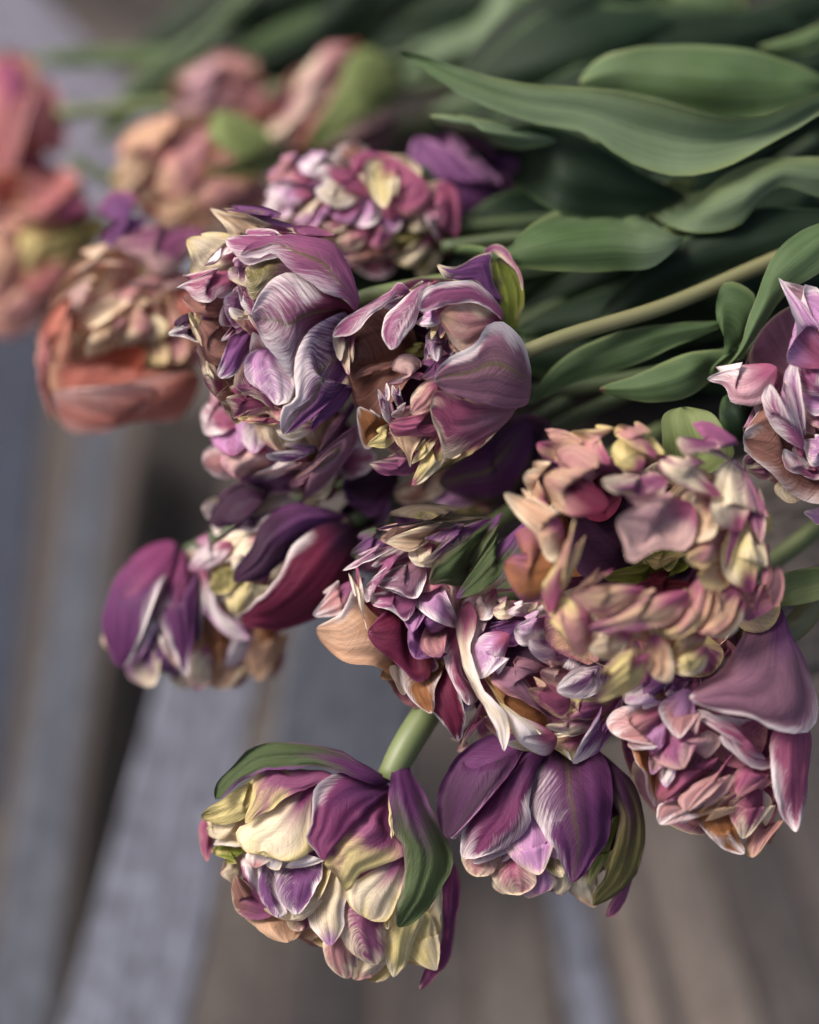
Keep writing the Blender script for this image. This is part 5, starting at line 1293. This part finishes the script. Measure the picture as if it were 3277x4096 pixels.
for i in range(34):
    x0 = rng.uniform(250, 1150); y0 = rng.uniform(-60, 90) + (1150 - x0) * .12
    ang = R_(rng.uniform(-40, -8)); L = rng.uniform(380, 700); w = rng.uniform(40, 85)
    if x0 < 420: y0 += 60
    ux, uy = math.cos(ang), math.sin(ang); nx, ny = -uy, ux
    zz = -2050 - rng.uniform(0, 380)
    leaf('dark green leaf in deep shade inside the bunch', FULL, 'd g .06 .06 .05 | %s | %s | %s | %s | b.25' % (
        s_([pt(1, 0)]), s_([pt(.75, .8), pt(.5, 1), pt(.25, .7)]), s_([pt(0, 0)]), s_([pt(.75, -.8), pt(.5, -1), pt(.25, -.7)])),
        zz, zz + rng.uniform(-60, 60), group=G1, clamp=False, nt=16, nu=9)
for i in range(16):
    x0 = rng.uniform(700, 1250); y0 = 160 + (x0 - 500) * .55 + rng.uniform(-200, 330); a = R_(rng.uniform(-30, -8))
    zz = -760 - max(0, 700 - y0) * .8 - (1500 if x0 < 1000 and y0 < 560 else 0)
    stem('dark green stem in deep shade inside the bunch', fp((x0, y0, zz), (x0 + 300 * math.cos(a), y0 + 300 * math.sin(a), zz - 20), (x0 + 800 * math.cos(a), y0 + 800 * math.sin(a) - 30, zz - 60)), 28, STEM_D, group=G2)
# ------------------------------------------------------------------ slatted wood below and behind
GREY = wood_material('weathered_grey_wood', (.07, .074, .095), (.24, .255, .32))
BROWN = wood_material('brown_grey_wood', (.075, .064, .058), (.175, .15, .135))
TAN = wood_material('tan_wood', (.16, .128, .108), (.27, .225, .19))
DARKW_SHADE = wood_material('dark_wood_and_shade', (.022, .018, .017), (.05, .041, .037))  # dark plank, also used as painted shade in gaps and under the bunch
PALE = wood_material('pale_lilac_grey_wood', (.11, .105, .135), (.21, .205, .265))
BLUE = wood_material('blue_grey_wood', (.022, .027, .045), (.055, .068, .105))
DUSK = wood_material('dark_grey_wood', (.055, .06, .078), (.125, .137, .17))

def board(name, parent, a, b, wa, wb, za, zb, mat, thick=220, label=None):
    """a plank from a to b (full-picture coordinates), with its width at each end"""
    k = 1.8997
    n = 10; rng = np.random.default_rng(abs(hash((a, b))) % 99991 if False else int(a[0] * 7 + b[0] * 3 + a[1]) % 9973)
    dx, dy = b[0] - a[0], b[1] - a[1]; L = math.hypot(dx, dy); nx, ny = -dy / L, dx / L
    prof = [(-1, -1), (-1, -.12), (-.93, 0), (-.5, 0), (0, 0), (.5, 0), (.93, 0), (1, -.12), (1, -1)]
    V = []; UV = []
    wob = sm_noise(n, 4, rng) * 2.5
    for i in range(n):
        f = i / (n - 1); w = (wa + (wb - wa) * f) / 2; z = za + (zb - za) * f
        cx, cy = a[0] + dx * f, a[1] + dy * f
        for j, (s, t) in enumerate(prof):
            V.append(((cx + nx * (s * w + wob[i])) * k, (cy + ny * (s * w + wob[i])) * k, z + t * thick)); UV.append((s * wa / 500 + a[0] * .01, f * L / 500 + (t * .1)))
    V = np.array(V); P = W(V[:, 0], V[:, 1], V[:, 2])
    m = len(prof); f = []
    for i in range(n - 1):
        for j in range(m):
            jj = (j + 1) % m
            f.append((i * m + j, i * m + jj, (i + 1) * m + jj, (i + 1) * m + j))
    f.append(tuple(range(m))[::-1]); f.append(tuple((n - 1) * m + j for j in range(m)))
    me = bpy.data.meshes.new(name); org = np.array(parent.location)
    me.from_pydata(P.tolist(), [], f)
    uvl = me.uv_layers.new(name='grain')
    li = np.zeros(len(me.loops), int); me.loops.foreach_get('vertex_index', li)
    uvl.data.foreach_set('uv', np.array(UV)[li].ravel())
    o = new_obj(name, me, parent, mat)
    if label: o['label'] = label
    return o
k = 1.8997
bench = thing('slatted_bench', 'weathered grey and brown slatted wooden bench under and behind the flowers', 'bench', tuple(W(800 * k, 1500 * k, -3200)))
S = lambda *a, **q: board('slat', bench, *a, **q)
# left and centre slats, running towards the viewer
S((215, 880), (10, 2300), 80, 150, -3300, -2900, DUSK)
S((20, 600), (-110, 1700), 210, 230, -3600, -3300, BLUE)
S((480, 1250), (235, 2300), 190, 270, -2500, -2300, GREY)
S((780, 1200), (700, 1680), 280, 300, -2300, -2500, DUSK)
S((720, 1500), (670, 2300), 170, 210, -3600, -3300, BROWN)
S((400, 860), (180, 2300), 200, 190, -3800, -3500, DARKW_SHADE)  # dark strip standing in for the shaded gap between two slats
S((580, 1500), (460, 2300), 120, 150, -3600, -3300, BROWN)
S((930, 1500), (900, 2300), 150, 180, -3600, -3300, BROWN)
S((1060, 1500), (1100, 2300), 120, 170, -3500, -3200, BROWN)
S((1125, 1500), (1275, 2300), 60, 90, -3300, -2900, GREY)
S((1205, 1500), (1400, 2300), 60, 80, -3300, -2900, TAN)
S((1330, 1500), (1560, 2300), 130, 160, -3300, -2900, TAN)
S((1470, 1450), (1730, 2250), 120, 140, -3300, -2900, BROWN)
S((1610, 1400), (1880, 2200), 130, 150, -3300, -2900, TAN)
# planks at the top
S((-60, 20), (330, 420), 260, 260, -3600, -3300, PALE)
S((120, -90), (560, 60), 150, 170, -3900, -3700, DARKW_SHADE)
S((1560, 20), (1900, 60), 190, 190, -2800, -2800, TAN)
S((100, 560), (420, 500), 200, 200, -3400, -3200, GREY)
# the nearer board the flowers rest on, grain running up to the right
T_ = lambda *a, **q: board('rest_board', bench, *a, **q)
T_((1250, 1250), (1950, 1010), 215, 215, -640, -640, BROWN, label='nearer brown board the flowers rest on')
T_((1200, 1480), (1950, 1250), 200, 200, -760, -760, BROWN, label='brown board behind the lower right bloom')

for i in range(6):  # boards added behind the leaves, shade under the bunch put into their colour
    yb = 1120 - i * 190
    T_((760 - i * 40, yb + 20), (1950, yb - 385), 200, 200, -1000 - i * 300, -1000 - i * 300, DARKW_SHADE)
# ground: one sheet under everything
def ground():
    me = bpy.data.meshes.new('ground')
    s = 30.0; n = 40
    g = np.linspace(-1, 1, n); g = np.sign(g) * np.abs(g) ** 2.5 * s
    X, Y = np.meshgrid(g, g); Z = np.full_like(X, -.02)
    P = np.stack([X, Y, Z], -1).reshape(-1, 3)
    idx = np.arange(n * n).reshape(n, n)
    f = np.stack([idx[:-1, :-1], idx[:-1, 1:], idx[1:, 1:], idx[1:, :-1]], -1).reshape(-1, 4)
    me.from_pydata(P.tolist(), [], f.tolist())
    o = new_obj('ground', me, None, plain_material('dark_earth', (.075, .062, .056), .95, 6, .35)); o['kind'] = 'structure'
    o['label'] = 'dark brown shaded ground seen through the gaps'
ground()
